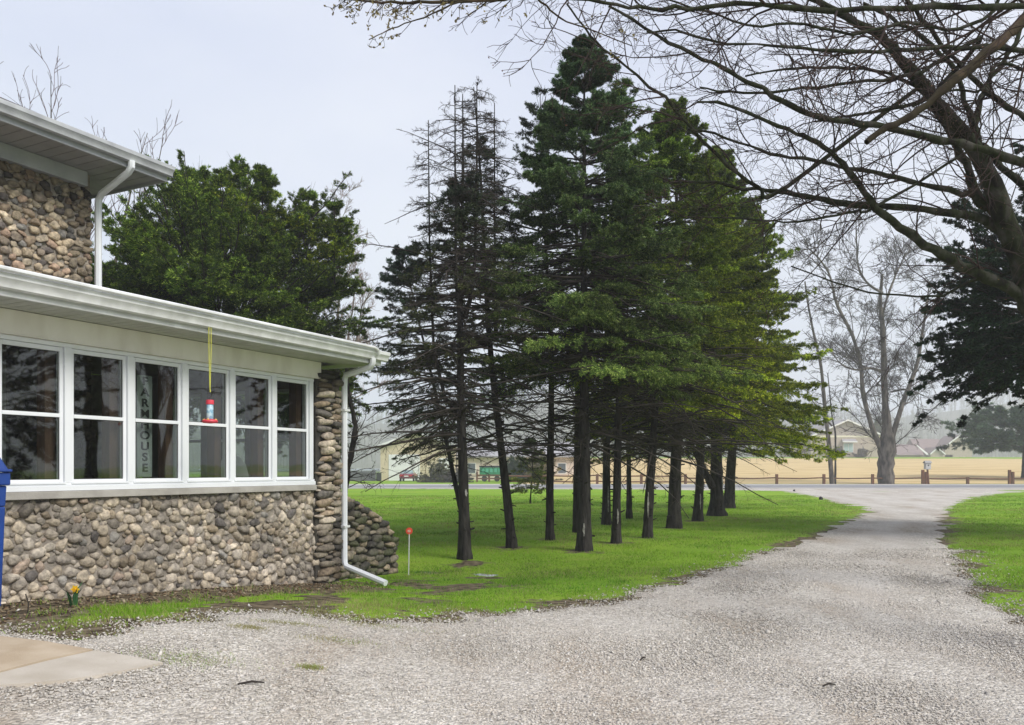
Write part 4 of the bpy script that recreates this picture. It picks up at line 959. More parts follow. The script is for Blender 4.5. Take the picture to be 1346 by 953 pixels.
# foreground maple: main limbs stand where they grow, 8-11 m away
def limb(pxs, Y0, Y1, w0, w1, wk=.6):
    n = len(pxs); o = []; r = []
    for i, (a, b) in enumerate(pxs):
        t = i / (n - 1); Y = Y0 + (Y1 - Y0) * t; o.append(P(a, b, Y)); r.append((w0 + (w1 - w0) * t) / 2 / F * Y * wk)
    return o, r
ML = [
    limb([(1500, 760), (1440, 600), (1392, 480), (1352, 385), (1325, 300), (1298, 225), (1268, 178), (1231, 138), (1202, 96), (1168, 59), (1143, 38), (1105, 18), (1060, -5), (980, -40)], 10.0, 9.0, 54, 8),
    limb([(1372, 425), (1335, 384), (1294, 364), (1257, 344), (1219, 323), (1194, 306), (1160, 281), (1135, 252), (1114, 222), (1089, 197), (1059, 180), (1026, 168), (963, 140), (917, 134)], 9.9, 8.2, 26, 5),
    limb([(1350, 330), (1303, 294), (1269, 283), (1219, 275), (1160, 271), (1110, 268), (1068, 260), (1026, 252), (984, 248), (925, 239), (880, 240)], 9.9, 9.2, 22, 4),
    limb([(1420, 235), (1346, 214), (1303, 201), (1269, 191), (1227, 183), (1173, 170), (1135, 162), (1076, 153), (1047, 143), (1013, 122), (976, 103), (942, 86), (900, 67), (850, 38), (800, 8)], 9.0, 8.0, 20, 6),
    limb([(1290, 262), (1257, 252), (1202, 239), (1152, 227), (1089, 214), (1034, 206), (992, 195), (942, 176), (905, 170)], 9.8, 8.8, 13, 4),
    limb([(1306, 275), (1285, 262), (1272, 225), (1257, 193), (1240, 160), (1222, 128)], 9.9, 9.9, 24, 13),
    limb([(1290, 200), (1280, 165), (1269, 134), (1257, 92), (1219, 55), (1173, 25), (1135, 4)], 9.9, 9.5, 14, 6),
    limb([(1400, 190), (1346, 155), (1299, 122), (1273, 100), (1240, 60), (1205, 18), (1180, -20)], 9.4, 9.0, 14, 7),
    limb([(1420, 75), (1346, 67), (1303, 63), (1248, 63), (1194, 65), (1135, 69), (1068, 65), (1005, 59), (942, 55), (890, 40), (850, 42)], 8.6, 8.0, 12, 4),
    limb([(1290, 50), (1261, 67), (1215, 92), (1160, 105), (1089, 113), (1026, 120), (963, 122), (920, 115)], 9.2, 8.6, 10, 4),
    limb([(1230, 125), (1211, 134), (1152, 147), (1110, 153), (1070, 160)], 9.5, 9.0, 10, 4),
    limb([(1268, 175), (1236, 134), (1194, 109), (1152, 92), (1089, 90), (1038, 90), (980, 100)], 9.7, 8.9, 10, 4),
    limb([(1026, 252), (1000, 248), (960, 222), (905, 165), (850, 110), (800, 70), (770, 38), (745, 5)], 9.2, 8.4, 9, 4),
    limb([(1420, 2), (1346, 10), (1250, 8), (1100, 14), (1000, 6), (900, 10), (850, 11), (800, 4), (740, -4), (690, -10)], 6.5, 5.2, 15, 5),
    limb([(1150, 272), (1126, 277), (1089, 285), (1047, 292), (1013, 290), (925, 285), (900, 288)], 9.4, 9.0, 6, 3),
    limb([(1350, 355), (1320, 362), (1278, 369), (1244, 386), (1219, 390), (1150, 385), (1100, 372), (1040, 350)], 9.9, 9.5, 7, 3),
    limb([(1346, -20), (1300, 20), (1250, 40), (1190, 30), (1120, 45), (1050, 30), (990, 35), (930, 15), (880, 0)], 8.5, 8, 9, 4),
    limb([(1400, 120), (1346, 92), (1310, 85), (1290, 120), (1250, 118), (1200, 140)], 9.0, 9.0, 9, 4),
    limb([(1346, 245), (1300, 200), (1286, 185), (1284, 150), (1300, 110), (1330, 60), (1350, 10)], 9.9, 10.2, 16, 8),
]
ML.insert(1, limb([(1398, 500), (1418, 400), (1436, 300), (1450, 180), (1456, 60), (1450, -80), (1425, -230)], 10.0, 10.2, 46, 14))
def join(i, stem):                               # carry a limb's root back to the stem it grows from
    a, r = ML[i]; st = np.array(ML[stem][0]); rs = ML[stem][1]
    dd_ = []
    for k in range(len(st) - 1):
        for f_ in np.linspace(0, 1, 12): dd_.append((st[k] * (1 - f_) + st[k + 1] * f_, rs[k]))
    want = a[0] + np.array([0, 0, -.25]); j = min(range(len(dd_)), key=lambda q: np.linalg.norm(dd_[q][0] - want))
    if np.linalg.norm(dd_[j][0] - a[0]) > .12:
        a.insert(0, dd_[j][0]); r.insert(0, r[0] * 1.1)
for i in range(2, len(ML)): join(i, 1 if ML[i][0][0][0] / ML[i][0][0][1] > .606 and i != 2 else 0)
mbase = P(1500, 760, 10.0)
mloc = np.array([mbase[0], 10.0, 0.0])
ML = [([p - mloc for p in a], r) for a, r in ML]
ML[0] = ([np.array([.02, 0, -.3])] + ML[0][0][1:], ML[0][1]); ML[0][1][0] = .26
lv = [dict(per_m=3.0, len=1.3, ang=.75, r=.011, N=8, wob=.16, up=.05), dict(per=5, frac=.5, ang=.7, N=6, wob=.2), dict(per=4, frac=.55, ang=.7, N=4, wob=.22)]
def budded(root, tw):
    global rng
    tips = tw[rng.uniform(0, 1, len(tw)) < .35][:, -1]
    n = len(tips); V, Q = blade_mesh(tips - np.array([0, 0, .004]), nrm(rng.normal(0, 1, (n, 3))), np.full(n, .016), np.full(n, .005))
    stuff(mk('buds', V, Q, mat('bud', (.16, .08, .06), (.22, .13, .08), 3), root))
bare('maple', 'mossy-limbed bare maple leaning in from the right with spreading branches', mloc, ML, lv, BARK2, mat('maple_twig', (.032, .025, .024), (.07, .048, .042), 2, rough=.95, spec=.1), seed=61, trunk=True, extra=budded, minr=.0022)
# the nearer broken bough and budded twigs belong to a second tree whose trunk is out of view on the right
NL = [
    limb([(1640, 760), (1600, 500), (1560, 250), (1500, 20)], 6.0, 7.5, 90, 60),
    limb([(1500, -60), (1400, -25), (1346, 25), (1320, 50), (1286, 80), (1252, 109), (1227, 130), (1194, 155), (1168, 168), (1139, 187)], 7.5, 7.2, 28, 13),
]
nb = NL[0][0][0]; nloc = np.array([nb[0], nb[1], 0])
NL = [([p - nloc for p in a], r) for a, r in NL]; NL[0][0][0] = np.array([0, 0, -.3])
NL[1][0][0] = NL[0][0][3]
BROWNB = mat('brown_bough', (.035, .026, .020), (.095, .066, .045), 6, bump=.6, bscale=20, rough=.95, spec=.1, c3=(.05, .042, .026))
o2 = bare('maple', 'brown broken bough ending in mid air before the mossy maple', nloc, NL, [dict(per_m=2.0, len=.5, ang=.8, r=.006, N=6, wob=.2, t0=.3), dict(per=3, frac=.5, ang=.7, N=4, wob=.2)], BROWNB, MATS['maple_twig'], seed=62, trunk=True)
BL = [limb([(1000, -60), (900, -32), (760, -12), (700, -8), (640, 0), (560, 2), (520, 5), (480, 1), (452, 0)], 5.0, 4.6, 14, 3.0),
      limb([(640, 0), (600, 4), (560, 22), (530, 32), (505, 42), (485, 52)], 4.8, 4.6, 4, 2.0),
      limb([(700, -8), (720, 10), (745, 28), (790, 44), (830, 60)], 4.9, 5.2, 5, 2.0)]
blo = np.array([0, 0, 0.0])
rng = np.random.default_rng(63)
BVQ = []
for a, r in BL:
    pass
bl_set = [([p - nloc for p in a], r) for a, r in BL]
bl_set[0][0].insert(0, NL[0][0][3]); bl_set[0][1].insert(0, .06)
tmp = bare('tmp_root', 'x', nloc, bl_set, [dict(per_m=7, len=.22, ang=.75, r=.004, N=5, wob=.2, t0=.45), dict(per=3, frac=.45, ang=.7, N=4, wob=.2)], BROWNB, MATS['maple_twig'], seed=64, trunk=True, minr=.0016,
           extra=lambda root, tw: stuff(mk('buds', *blade_mesh(np.repeat(tw[:, -1], 3, 0), nrm(rng.normal(0, 1, (3 * len(tw), 3))), np.full(3 * len(tw), .022), np.full(3 * len(tw), .006)), mat('green_bud', (.16, .13, .05), (.24, .2, .09), 3), root)))
for ch in list(tmp.children):
    ch.parent = o2
    if ch.name.startswith('trunk'): ch.name = 'twig_limb'
bpy.data.objects.remove(tmp)

def auto_tree(name, label, loc, H, spread, seed, stems, r0, bark, twig, levels, group=None, cat='bare tree', minr=.01, wob=.12):
    r = np.random.default_rng(seed); L = []
    for k in range(stems):
        a = 2 * math.pi * k / stems + r.uniform(-.5, .5); n = 8; h = H * r.uniform(.72, 1.0); s = spread * r.uniform(.5, 1.0) if stems > 1 else spread * .1
        z0 = H * .18
        p = [np.array([0, 0, -.3]), np.array([0, 0, z0 * .6])] if k == 0 else [np.array([0, 0, z0 * .5])]
        rr = [r0 * 1.25, r0] if k == 0 else [r0 * .6]
        for i in range(1, n + 1):
            t = i / n; p.append(np.array([math.cos(a) * s * t ** .8 + r.normal(0, wob * .5), math.sin(a) * s * t ** .8 + r.normal(0, wob * .5), z0 + (h - z0) * t])); rr.append(max(r0 * .62 * (1 - t) ** .9, minr))
        L.append((p, rr))
    return bare(name, label, loc, L, levels, bark, twig, seed=seed, trunk=True, minr=minr, group=group, cat=cat)
FARLV = lambda s: [dict(per_m=1.3 / s, len=6.6 * s, ang=.85, r=.075 * s, N=8, wob=.15, up=.12, t0=.2), dict(per=7, frac=.5, ang=.65, N=6, wob=.18, up=.1), dict(per=5, frac=.55, ang=.6, N=4, wob=.2), dict(per=3, frac=.6, ang=.6, N=3, wob=.2)]

# big roadside maple, traced limbs at 84 m
Yb = 85.5
FL = [limb([(1165, 640), (1164, 615), (1166, 590), (1166, 560), (1163, 520), (1162, 470), (1160, 430), (1157, 395), (1160, 360)], Yb, Yb, 26, 7),
      limb([(1160, 596), (1146, 560), (1135, 520), (1131, 480), (1120, 440), (1100, 400), (1090, 360), (1072, 335), (1060, 325)], Yb, Yb - 3, 12, 2.5),
      limb([(1168, 590), (1180, 550), (1190, 520), (1205, 480), (1212, 440), (1218, 400), (1222, 370)], Yb, Yb + 3, 13, 2.5),
      limb([(1163, 490), (1145, 484), (1125, 486), (1105, 478), (1092, 460)], Yb, Yb - 4, 7, 2),
      limb([(1160, 385), (1140, 372), (1128, 350), (1126, 320), (1125, 290)], Yb, Yb - 2, 6, 2),
      limb([(1158, 420), (1170, 380), (1185, 345), (1198, 325)], Yb, Yb + 4, 6, 2),
      limb([(1172, 515), (1190, 512), (1215, 520)], Yb, Yb - 3, 5, 2)]
# low burl and root flare
c0 = np.array([(1165 - CX) / F * Yb, Yb, 0.0])
FL = [([p - c0 for p in a], r) for a, r in FL]
FL[0][0][0][2] = -.3; FL[0][1][:] = [.92, .76, .9, .46, .33, .28, .24, .18, .11]
bare('roadside_maple', 'huge old bare tree with thick burled trunk behind the rail fence', c0, FL, FARLV(.85), BARKFAR, TWIGFAR, seed=70, trunk=True, minr=.016, group=None, cat='bare tree')
# twin thin trunks at the left of it
Yc = 85
TL = [limb([(1094, 638), (1091, 600), (1087, 560), (1083, 520), (1079, 480), (1070, 440), (1062, 400), (1058, 370)], Yc, Yc, 11, 3), limb([(1094, 560), (1080, 545), (1064, 520)], Yc, Yc, 4, 2), limb([(1088, 588), (1078, 590), (1070, 592)], Yc, Yc - 1, 4, 2)]
c1 = np.array([(1094 - CX) / F * Yc, Yc, 0]); TL = [([p - c1 for p in a], r) for a, r in TL]; TL[0][0][0][2] = -.3
bare('roadside_tree', 'slim grey leaning trunk beside the rail fence, left of the huge old tree', c1, TL, [dict(per_m=.8, len=2.4, ang=.9, r=.05, N=7, wob=.2, t0=.3), dict(per=4, frac=.5, ang=.65, N=5, wob=.2), dict(per=3, frac=.5, ang=.65, N=4, wob=.2)], BARKFAR, TWIGFAR, seed=71, trunk=True, minr=.018)
TL = [limb([(1098, 638), (1098, 600), (1098, 570), (1094, 550), (1091, 520), (1088, 490)], Yc + 1, Yc + 1, 5, 2)]
c1 = np.array([(1098 - CX) / F * (Yc + 1), Yc + 1, 0]); TL = [([p - c1 for p in a], r) for a, r in TL]; TL[0][0][0][2] = -.3
bare('sapling', 'thin dark curved stem standing right beside the slim leaning trunk', c1, TL, [dict(per_m=.8, len=1.6, ang=.9, r=.03, N=7, wob=.2, t0=.5), dict(per=3, frac=.5, ang=.65, N=5, wob=.2)], BARK, DEADW, seed=72, trunk=True, minr=.015)

RED = mat('reddish_twig', (.20, .15, .14), (.28, .2, .18), 1, rough=.95)
MIDLV = lambda s: [dict(per_m=2.0 / s, len=2.6 * s, ang=.7, r=.035 * s, N=7, wob=.14, up=.3, t0=.2), dict(per=7, frac=.5, ang=.6, N=5, wob=.16, up=.15), dict(per=5, frac=.55, ang=.6, N=4, wob=.18, up=.1)]
auto_tree('bare_tree', 'pale reddish bare tree right of the bushy evergreen', ((443 - CX) / F * 48, 48, 0), 17.2, 3.2, 80, 4, .22, BARKFAR, RED, MIDLV(1.1), minr=.011)
auto_tree('bare_tree', 'bare budding twigs rising behind the upper roof', ((80 - CX) / F * 22, 22, 0), 13.0, 2.9, 81, 7, .16, BARKFAR, mat('plum_twig', (.12, .09, .10), (.17, .12, .13), 2), [dict(per_m=1.2, len=1.8, ang=.5, r=.02, N=7, wob=.12, up=.5, t0=.55), dict(per=4, frac=.5, ang=.55, N=5, wob=.16, up=.35)], minr=.008)
# crooked dark little tree by the downspout
CL = [limb([(452, 655), (457, 620), (462, 590), (467, 560), (461, 530), (456, 500), (458, 470)], 14.6, 14.6, 16, 5), limb([(462, 590), (470, 575), (478, 568)], 14.6, 14.4, 5, 2), limb([(455, 632), (462, 626), (470, 622)], 14.6, 14.3, 5, 2)]
c2 = np.array([(452 - CX) / F * 14.6, 14.6, 0]); CL = [([p - c2 for p in a], r) for a, r in CL]; CL[0][0].insert(0, np.array([-.1, .1, -.3])); CL[0][1].insert(0, .13)
bare('crooked_tree', 'crooked dark small tree peeping out behind the porch downspout', c2, CL, [dict(per_m=6, len=.7, ang=.9, r=.012, N=7, wob=.25, t0=.1), dict(per=4, frac=.5, ang=.7, N=5, wob=.25), dict(per=3, frac=.5, ang=.7, N=3, wob=.25)], BARK, DEADW, seed=83, trunk=True, minr=.003)

# far misty woods on the ridge
rng = np.random.default_rng(90)
n = 5200; wx = rng.uniform(-560, 700, n); wy = 485 + 420 * rng.uniform(0, 1, n) ** 1.3
wz = ridge_z(wx, wy); hh = rng.uniform(10, 19, n)
st_ = growp(np.stack([wx, wy, wz - 1], 1), np.tile([[0, 0, 1.0]], (n, 1)), hh, 4, wob=.04)
p, d, l, _, _ = kids(st_, hh, 9, .25, 1, .7, lambda a, b: a * .32 * (1.2 - b)); d[:, 2] += .3
k1 = growp(p, d, l, 4, wob=.15)
p, d, l, _, _ = kids(k1, l, 3, .2, 1, .6, lambda a, b: a * .5); k2 = growp(p, d, l, 3, wob=.2)
V, Q = tubes([(st_, radii(np.full(n, .3), 4), 3), (k1, radii(np.full(len(k1), .12), 4, .4), 3), (k2, radii(np.full(len(k2), .09), 3, .6), 3)])
tag(mk('woods', V, Q, mat('wood_far', (.12, .10, .09), (.17, .15, .13), .02)), kind='stuff')

# off-frame trees across the drive, mirrored in the porch panes
for (x, y, s, lab) in ((17, 13.5, 90, 'tall bare tree across the drive, outside the right edge of the view'),):
    auto_tree('bare_tree', lab, (x, y, 0), 12, 3.4, s, 4, .25, BARK2, DEADW, MIDLV(1.0), minr=.008)
roundtree('hemlock', 'dense dark hemlock across the drive mirrored in the porch windows', (20, 8.5, 0), 9, 3.8, 4.6, 260, DARK, 55, .8, .12, .02, 'evergreen tree', lift=.2)
roundtree('hemlock', 'second hemlock across the drive mirrored in the left porch windows', (15.5, 2.5, 0), 8.5, 3.4, 4.2, 240, GREEN, 56, .8, .12, .02, 'evergreen tree', lift=.2)

# ------------------------------------------------------------------ things near the house
def hp(u, w_, z): return (HX0 + u * SA - w_ * CA, HY0 + u * CA + w_ * SA, z)   # house coordinates -> world
# hummingbird feeder hanging from the gutter on a doubled yellow cord
fx_, fy_ = (276 - CX) / F * 8.72, 8.72
fd = empty('hummingbird_feeder', (fx_, fy_, 1.98), RZ)
tag(fd, 'red and pale blue tube feeder hanging from the gutter on yellow cord', 'bird feeder')
PK = mat('feeder_red', (.75, .07, .10), (.60, .05, .08), 20, rough=.35)
MB().tube([(-.016, 0, 1.135), (-.014, 0, .75), (-.003, 0, .40), (0, 0, .355)], .0045, 6).tube([(.018, .005, 1.135), (.016, 0, .78), (.004, 0, .42), (0, 0, .355)], .0045, 6).tube([(-.016, 0, 1.135), (-.01, .06, 1.145), (.01, .06, 1.145), (.018, .005, 1.135)], .0045, 6).tube([(0, 0, .36), (.006, 0, .335), (0, 0, .325)], .006, 6).build('cord', mat('yellow_cord', (.62, .60, .10), (.5, .5, .08), 30, rough=.7), fd, smooth=True)
hk = [(0, 0, .245), (.0, 0, .262), (.018, 0, .275), (.024, 0, .295), (.014, 0, .318), (-.008, 0, .324), (-.022, 0, .31), (-.02, 0, .296)]
MB().tube(hk, .0035, 8).build('hook', mat('dark_wire', (.05, .045, .04), rough=.5, metal=.6), fd, smooth=True)
MB().lathe([(.02, .245), (.038, .243), (.040, .238), (.040, .198), (.034, .196)], sides=24).build('cap', PK, fd, smooth=True)
def bottle_mat():
    m = mat('feeder_tube', (.22, .42, .56), (.62, .78, .84), 22, rough=.15, lo=.42, hi=.58, spec=.6); return m
MB().lathe([(.030, .197), (.034, .19), (.034, .05), (.030, .042)], sides=24).build('tube', bottle_mat(), fd, smooth=True)
MB().lathe([(.028, .045), (.060, .040), (.078, .030), (.082, .018), (.072, .004), (.03, 0), (.01, -.002)], sides=28).build('base', PK, fd, smooth=True)
for k in range(4):
    a = k * math.pi / 2 + .5
    MB().lathe([(.013, .0), (.016, .004), (.008, .010), (.004, .014)], c=(.060 * math.cos(a), .060 * math.sin(a), .034), sides=12).build('port', mat('port_yellow', (.8, .55, .15)), fd, smooth=True)

# FARMHOUSE board inside the third window
bu = (9186 / (1241 - 208) - HY0) / CA
sb = empty('farmhouse_sign', hp(bu - .06, .135, 1.42), RZ)
tag(sb, 'tall grey wooden board reading FARMHOUSE downwards behind the third window', 'sign')
MB().box(-.095, .095, 0, .02, 0, 1.08).build('board', mat('grey_board', (.30, .33, .31), (.23, .26, .25), 5, stretch=(6, 6, 1), rough=.8), sb, bevel=.003)
LET = mat('sign_letter', (.025, .028, .027))
for i, ch in enumerate('FARMHOUSE'):
    c = bpy.data.curves.new('letter', 'FONT'); c.body = ch; c.size = .155; c.extrude = .0025; c.align_x = 'CENTER'; c.offset = .0035
    t = bpy.data.objects.new('tmpfont', c); COL.objects.link(t)
    me = bpy.data.meshes.new_from_object(t.evaluated_get(bpy.context.evaluated_depsgraph_get())); bpy.data.objects.remove(t)
    me.materials.clear(); me.materials.append(LET)
    bm = bmesh.new(); bm.from_mesh(me)
    # small slab serifs make the capitals read as the serif lettering of the board
    bm.to_mesh(me); bm.free()
    o = bpy.data.objects.new('letter', me); COL.objects.link(o); o.parent = sb
    o.location = (0, -.004, 1.08 - .115 * (i + 1) + .012); o.rotation_euler = (R(90), 0, 0); o.scale = (.98, .78, 1)
# white chair inside the fifth window
wc = empty('porch_chair', hp(-1.18, .62, FLOORZ), RZ + R(-15))
tag(wc, 'white round-backed chair inside the fifth porch window', 'chair')
CH = mat('chair_white', (.62, .63, .62), (.55, .56, .55), 3, rough=.5)
prof = [(-.24, .38), (-.25, .60), (-.235, .80), (-.19, .95), (-.11, 1.04), (0, 1.075), (.11, 1.04), (.19, .95), (.235, .80), (.25, .60), (.24, .38)]
MB().prism_y(prof, .22, .245).build('backrest', CH, wc, bevel=.006)
MB().box(-.26, .26, -.26, .24, .40, .43).build('seat', CH, wc, bevel=.006)
for sx in (-1, 1):
    MB().box(sx * .27 - .03, sx * .27 + .03, -.28, .26, .62, .645).build('armrest', CH, wc, bevel=.004)
    for yy in (-.24, .22): MB().box(sx * .25 - .022, sx * .25 + .022, yy - .022, yy + .022, 0, .62 if yy < 0 else .42).build('leg', CH, wc, bevel=.003)

# blue wheeled bin at the left edge
bc = np.array([-4.685, 6.86]); bz = float(gh(*bc)) + .0
bn = empty('wheeled_bin', (bc[0], bc[1], bz), RZ); bn.scale = (1.05, 1.05, 1.1)
tag(bn, 'blue plastic wheeled bin with a small white sticker at the left edge', 'bin')
BLUE = mat('blue_plastic', (.010, .055, .28), (.012, .045, .22), 3, rough=.42, spec=.5)
def taper(z0, z1, a0, b0, a1, b1):
    m = MB(); m.add([(-a0, -b0, z0), (a0, -b0, z0), (a0, b0, z0), (-a0, b0, z0), (-a1, -b1, z1), (a1, -b1, z1), (a1, b1, z1), (-a1, b1, z1)], [(3, 2, 1, 0), (4, 5, 6, 7), (0, 1, 5, 4), (1, 2, 6, 5), (2, 3, 7, 6), (3, 0, 4, 7)]); return m
bd = taper(.04, .80, .295, .30, .31, .33)
bd.v += []; bd2 = taper(.80, .96, .31, .33, .315, .34); o_ = len(bd.v); bd.v += bd2.v; bd.f += [tuple(i + o_ for i in f) for f in bd2.f]
for k in (-.15, 0, .15): bd.box(k - .012, k + .012, -.315, -.25, .12, .72)
body = bd.build('body', BLUE, bn, bevel=.012)
MB().box(-.33, .33, -.365, .345, .962, 1.06).build('rim', BLUE, bn, bevel=.012)
lid = taper(1.075, 1.20, .325, .355, .27, .30); o_ = len(lid.v); l2 = MB().box(-.335, .335, -.385, .36, 1.062, 1.085); lid.v += l2.v; lid.f += [tuple(i + o_ for i in f) for f in l2.f]
lid.build('lid', BLUE, bn, bevel=.012)
MB().tube([(-.25, .40, 1.10), (.25, .40, 1.10)], .015, 8).build('handle', BLUE, bn)
MB().box(.331, .334, -.30, -.14, .975, 1.045).build('sticker', mat('sticker', (.75, .76, .78), (.5, .55, .62), 40), bn)
for sx in (-1, 1):
    MB().tube([(sx * .26, .30, .10), (sx * .31, .30, .10)], .10, 20).build('wheel', mat('rubber', (.02, .02, .02), rough=.8), bn, smooth=True)

# reflector marker
mp_ = G(537, 756); rm = empty('driveway_marker', tuple(mp_)); tag(rm, 'thin white stake with an orange-red disc beside the wing wall', 'marker stake')
hm = (756 - 698) / F * mp_[1]
MB().tube([(0, 0, -.1), (0.01, 0, hm - .04)], .008, 8).build('stake', mat('stake_white', (.8, .8, .76), (.7, .7, .66), 10), rm, smooth=True)
dm = MB(); n_ = 24
for (r_, y0_, y1_) in ((.052, -.006, .006),):
    dm.prism_y([(r_ * math.cos(2 * math.pi * k / n_) + .01, hm + r_ * math.sin(2 * math.pi * k / n_)) for k in range(n_)], y0_, y1_)
dd_ = dm.build('disc', mat('reflector_red', (.85, .10, .05), (.75, .08, .04), 20, rough=.3), rm, bevel=.002)
MB().prism_y([(.026 * math.cos(2 * math.pi * k / n_) + .01, hm + .018 * math.sin(2 * math.pi * k / n_)) for k in range(n_)], -.010, -.0065).build('reflector', mat('reflector_pale', (.85, .55, .42), (.7, .4, .3), 60, rough=.2), dd_)

# daffodil
dpz = G(101, 797); df = empty('daffodil', tuple(dpz)); tag(df, 'single yellow daffodil with upright leaves against the stone wall', 'flower')
hz_ = (797 - 777) / F * dpz[1] + .02
LEAF = mat('daffodil_leaf', (.03, .10, .035), (.06, .16, .05), 8)
MB().tube([(0, 0, -.02), (.005, 0, hz_ * .6), (.0, -.02, hz_)], .004, 6).build('stem', LEAF, df, smooth=True)
lb = MB()
for k in range(9):
    a = rng.uniform(0, 6.28); l = rng.uniform(.14, .24); ww_ = .009; s = rng.uniform(.03, .09)
    p0 = np.array([math.cos(a) * .02 - .03, math.sin(a) * .02, -.02]); p1 = p0 + np.array([math.cos(a) * s * .5, math.sin(a) * s * .5, l * .7]); p2 = p0 + np.array([math.cos(a) * s * 1.5, math.sin(a) * s * 1.5, l])
    sd_ = np.array([-math.sin(a), math.cos(a), 0]) * ww_
    lb.add([p0 - sd_, p0 + sd_, p1 + sd_, p1 - sd_, p2], [(0, 1, 2, 3), (3, 2, 4)])
lb.build('leaves', LEAF, df)
YEL = mat('daffodil_yellow', (.85, .62, .02), (.80, .50, .01), 30, rough=.5)
fl = MB()
for k in range(6):
    a = k * math.pi / 3; c = np.array([0, -.024, hz_]); e1 = np.array([math.cos(a), -.15, math.sin(a)]); e2 = np.array([-math.sin(a), 0, math.cos(a)])
    fl.add([c, c + e1 * .022 + e2 * .013, c + e1 * .042, c + e1 * .022 - e2 * .013], [(0, 1, 2, 3)])
fl.build('petals', YEL, df)
MB().tube([(0, -.024, hz_), (0, -.042, hz_ - .002), (0, -.048, hz_ - .003)], [.009, .013, .017], 12).build('corona', mat('corona', (.85, .42, .01)), df, smooth=True)
# a little dead stalk and ledge stones at the wall foot
sp = G(36, 806); r_ = empty('dead_stalk', tuple(sp)); tag(r_, 'short brown dead stalk beside the blue bin', 'plant')
MB().tube([(0, 0, -.03), (.01, 0, .08), (-.015, 0, .16)], .005, 6).tube([(.01, 0, .08), (.03, .01, .13)], .003, 5).build('stem', DEADW, r_)

# dark stones lying at the edge of the lawn
for (px, py, s, lab) in ((1079, 657, .10, 'small dark stone upright on the lawn tip by the drive'), (1044, 646, .12, 'small dark stone lying where the drive meets the road')):
    c = G(px, py); o = ring_stones(px, [(0, 0, s * .5)], (s * .8, s * .7, s), 'stone', None, [(.03, .03, .035)]); o.location = tuple(c); tag(o, lab, 'stone')
# scattered twigs and bark on the gravel
for (px, py, L_, a, w__) in ((1090, 905, .10, .3, 'left of the two near the bottom edge right of centre'), (845, 870, .1, 1.0, 'alone in the middle of the gravel'), (330, 903, .16, .2, 'long one right of the concrete slab'),):
    c = G(px, py); MBt = MB().tube([(-L_ / 2 * math.cos(a), -L_ / 2 * math.sin(a), .022), (0, .012, .032), (L_ / 2 * math.cos(a), L_ / 2 * math.sin(a), .024)], [.006, .008, .004], 6)
    o = MBt.build('twig', DEADW, loc=None); o.location = tuple(c); tag(o, 'dark fallen twig, ' + w__, 'twig', 'fallen twigs on the gravel')

# ------------------------------------------------------------------ across the road
FY = 85.0
WOODR = mat('fence_wood', (.17, .075, .035), (.10, .05, .03), 3, stretch=(1, 1, .5), rough=.9)
fn = empty('rail_fence', (20, FY, 0)); tag(fn, 'low brown wooden rail fence along the far side of the road', 'fence')
posts = [664, 726, 785, 843, 901, 961, 1021, 1083, 1147, 1213, 1272, 1327, 1390, 1452]
for i, px in enumerate(posts):
    X = (px - CX) / F * FY; tall = px in (1213, 1327)
    h = 1.45 if tall else 1.02
    if px == 1272: h = .72
    m = MB().box(X - .13 - 20, X + .13 - 20, -.11, .11, -.3, h)
    m.build('post', WOODR, fn, bevel=.02)
    if tall: MB().box(X + .22 - 20, X + .46 - 20, -.10, .10, -.3, h - .2).build('post', WOODR, fn, bevel=.02)
    if i < len(posts) - 1:
        X2 = (posts[i + 1] - CX) / F * FY
        z = .62 if px < 1200 else .58
        zz = [z] if px >= 930 else [.62, .22]
        if px < 901: zz = [.85, .28]
        for q_ in zz:
            dzz = random.uniform(-.06, .06)
            MB().tube([(X - 20, 0.02, q_), ((X + X2) / 2 - 20, .0, q_ - .05), (X2 - 20, .02, q_ + dzz)], .11, 6, ry=.6).build('rail', WOODR, fn)
bh = P(1219, 637, 84.0); b_ = empty('birdhouse', (bh[0], 84.0, 0)); tag(b_, 'pale birdhouse box on a slanting brown post before the rail fence', 'birdhouse')
MB().tube([(.15, 0, -.2), (0, 0, 1.55)], .09, 8).build('post', WOODR, b_)
PB = mat('pale_box', (.55, .54, .52), (.45, .44, .42), 3)
MB().box(-.26, .26, -.22, .22, 1.5, 2.15).build('box', PB, b_, bevel=.02)
MB().prism_x([(-.30, 2.12), (0, 2.32), (.30, 2.12), (.30, 2.17), (0, 2.38), (-.30, 2.17)], -.33, .33).build('roof', mat('box_roof', (.35, .34, .33)), b_)
MB().tube([(0, -.215, 1.9), (0, -.226, 1.9)], .07, 14).build('hole', mat('hole', (.02, .02, .02)), b_)

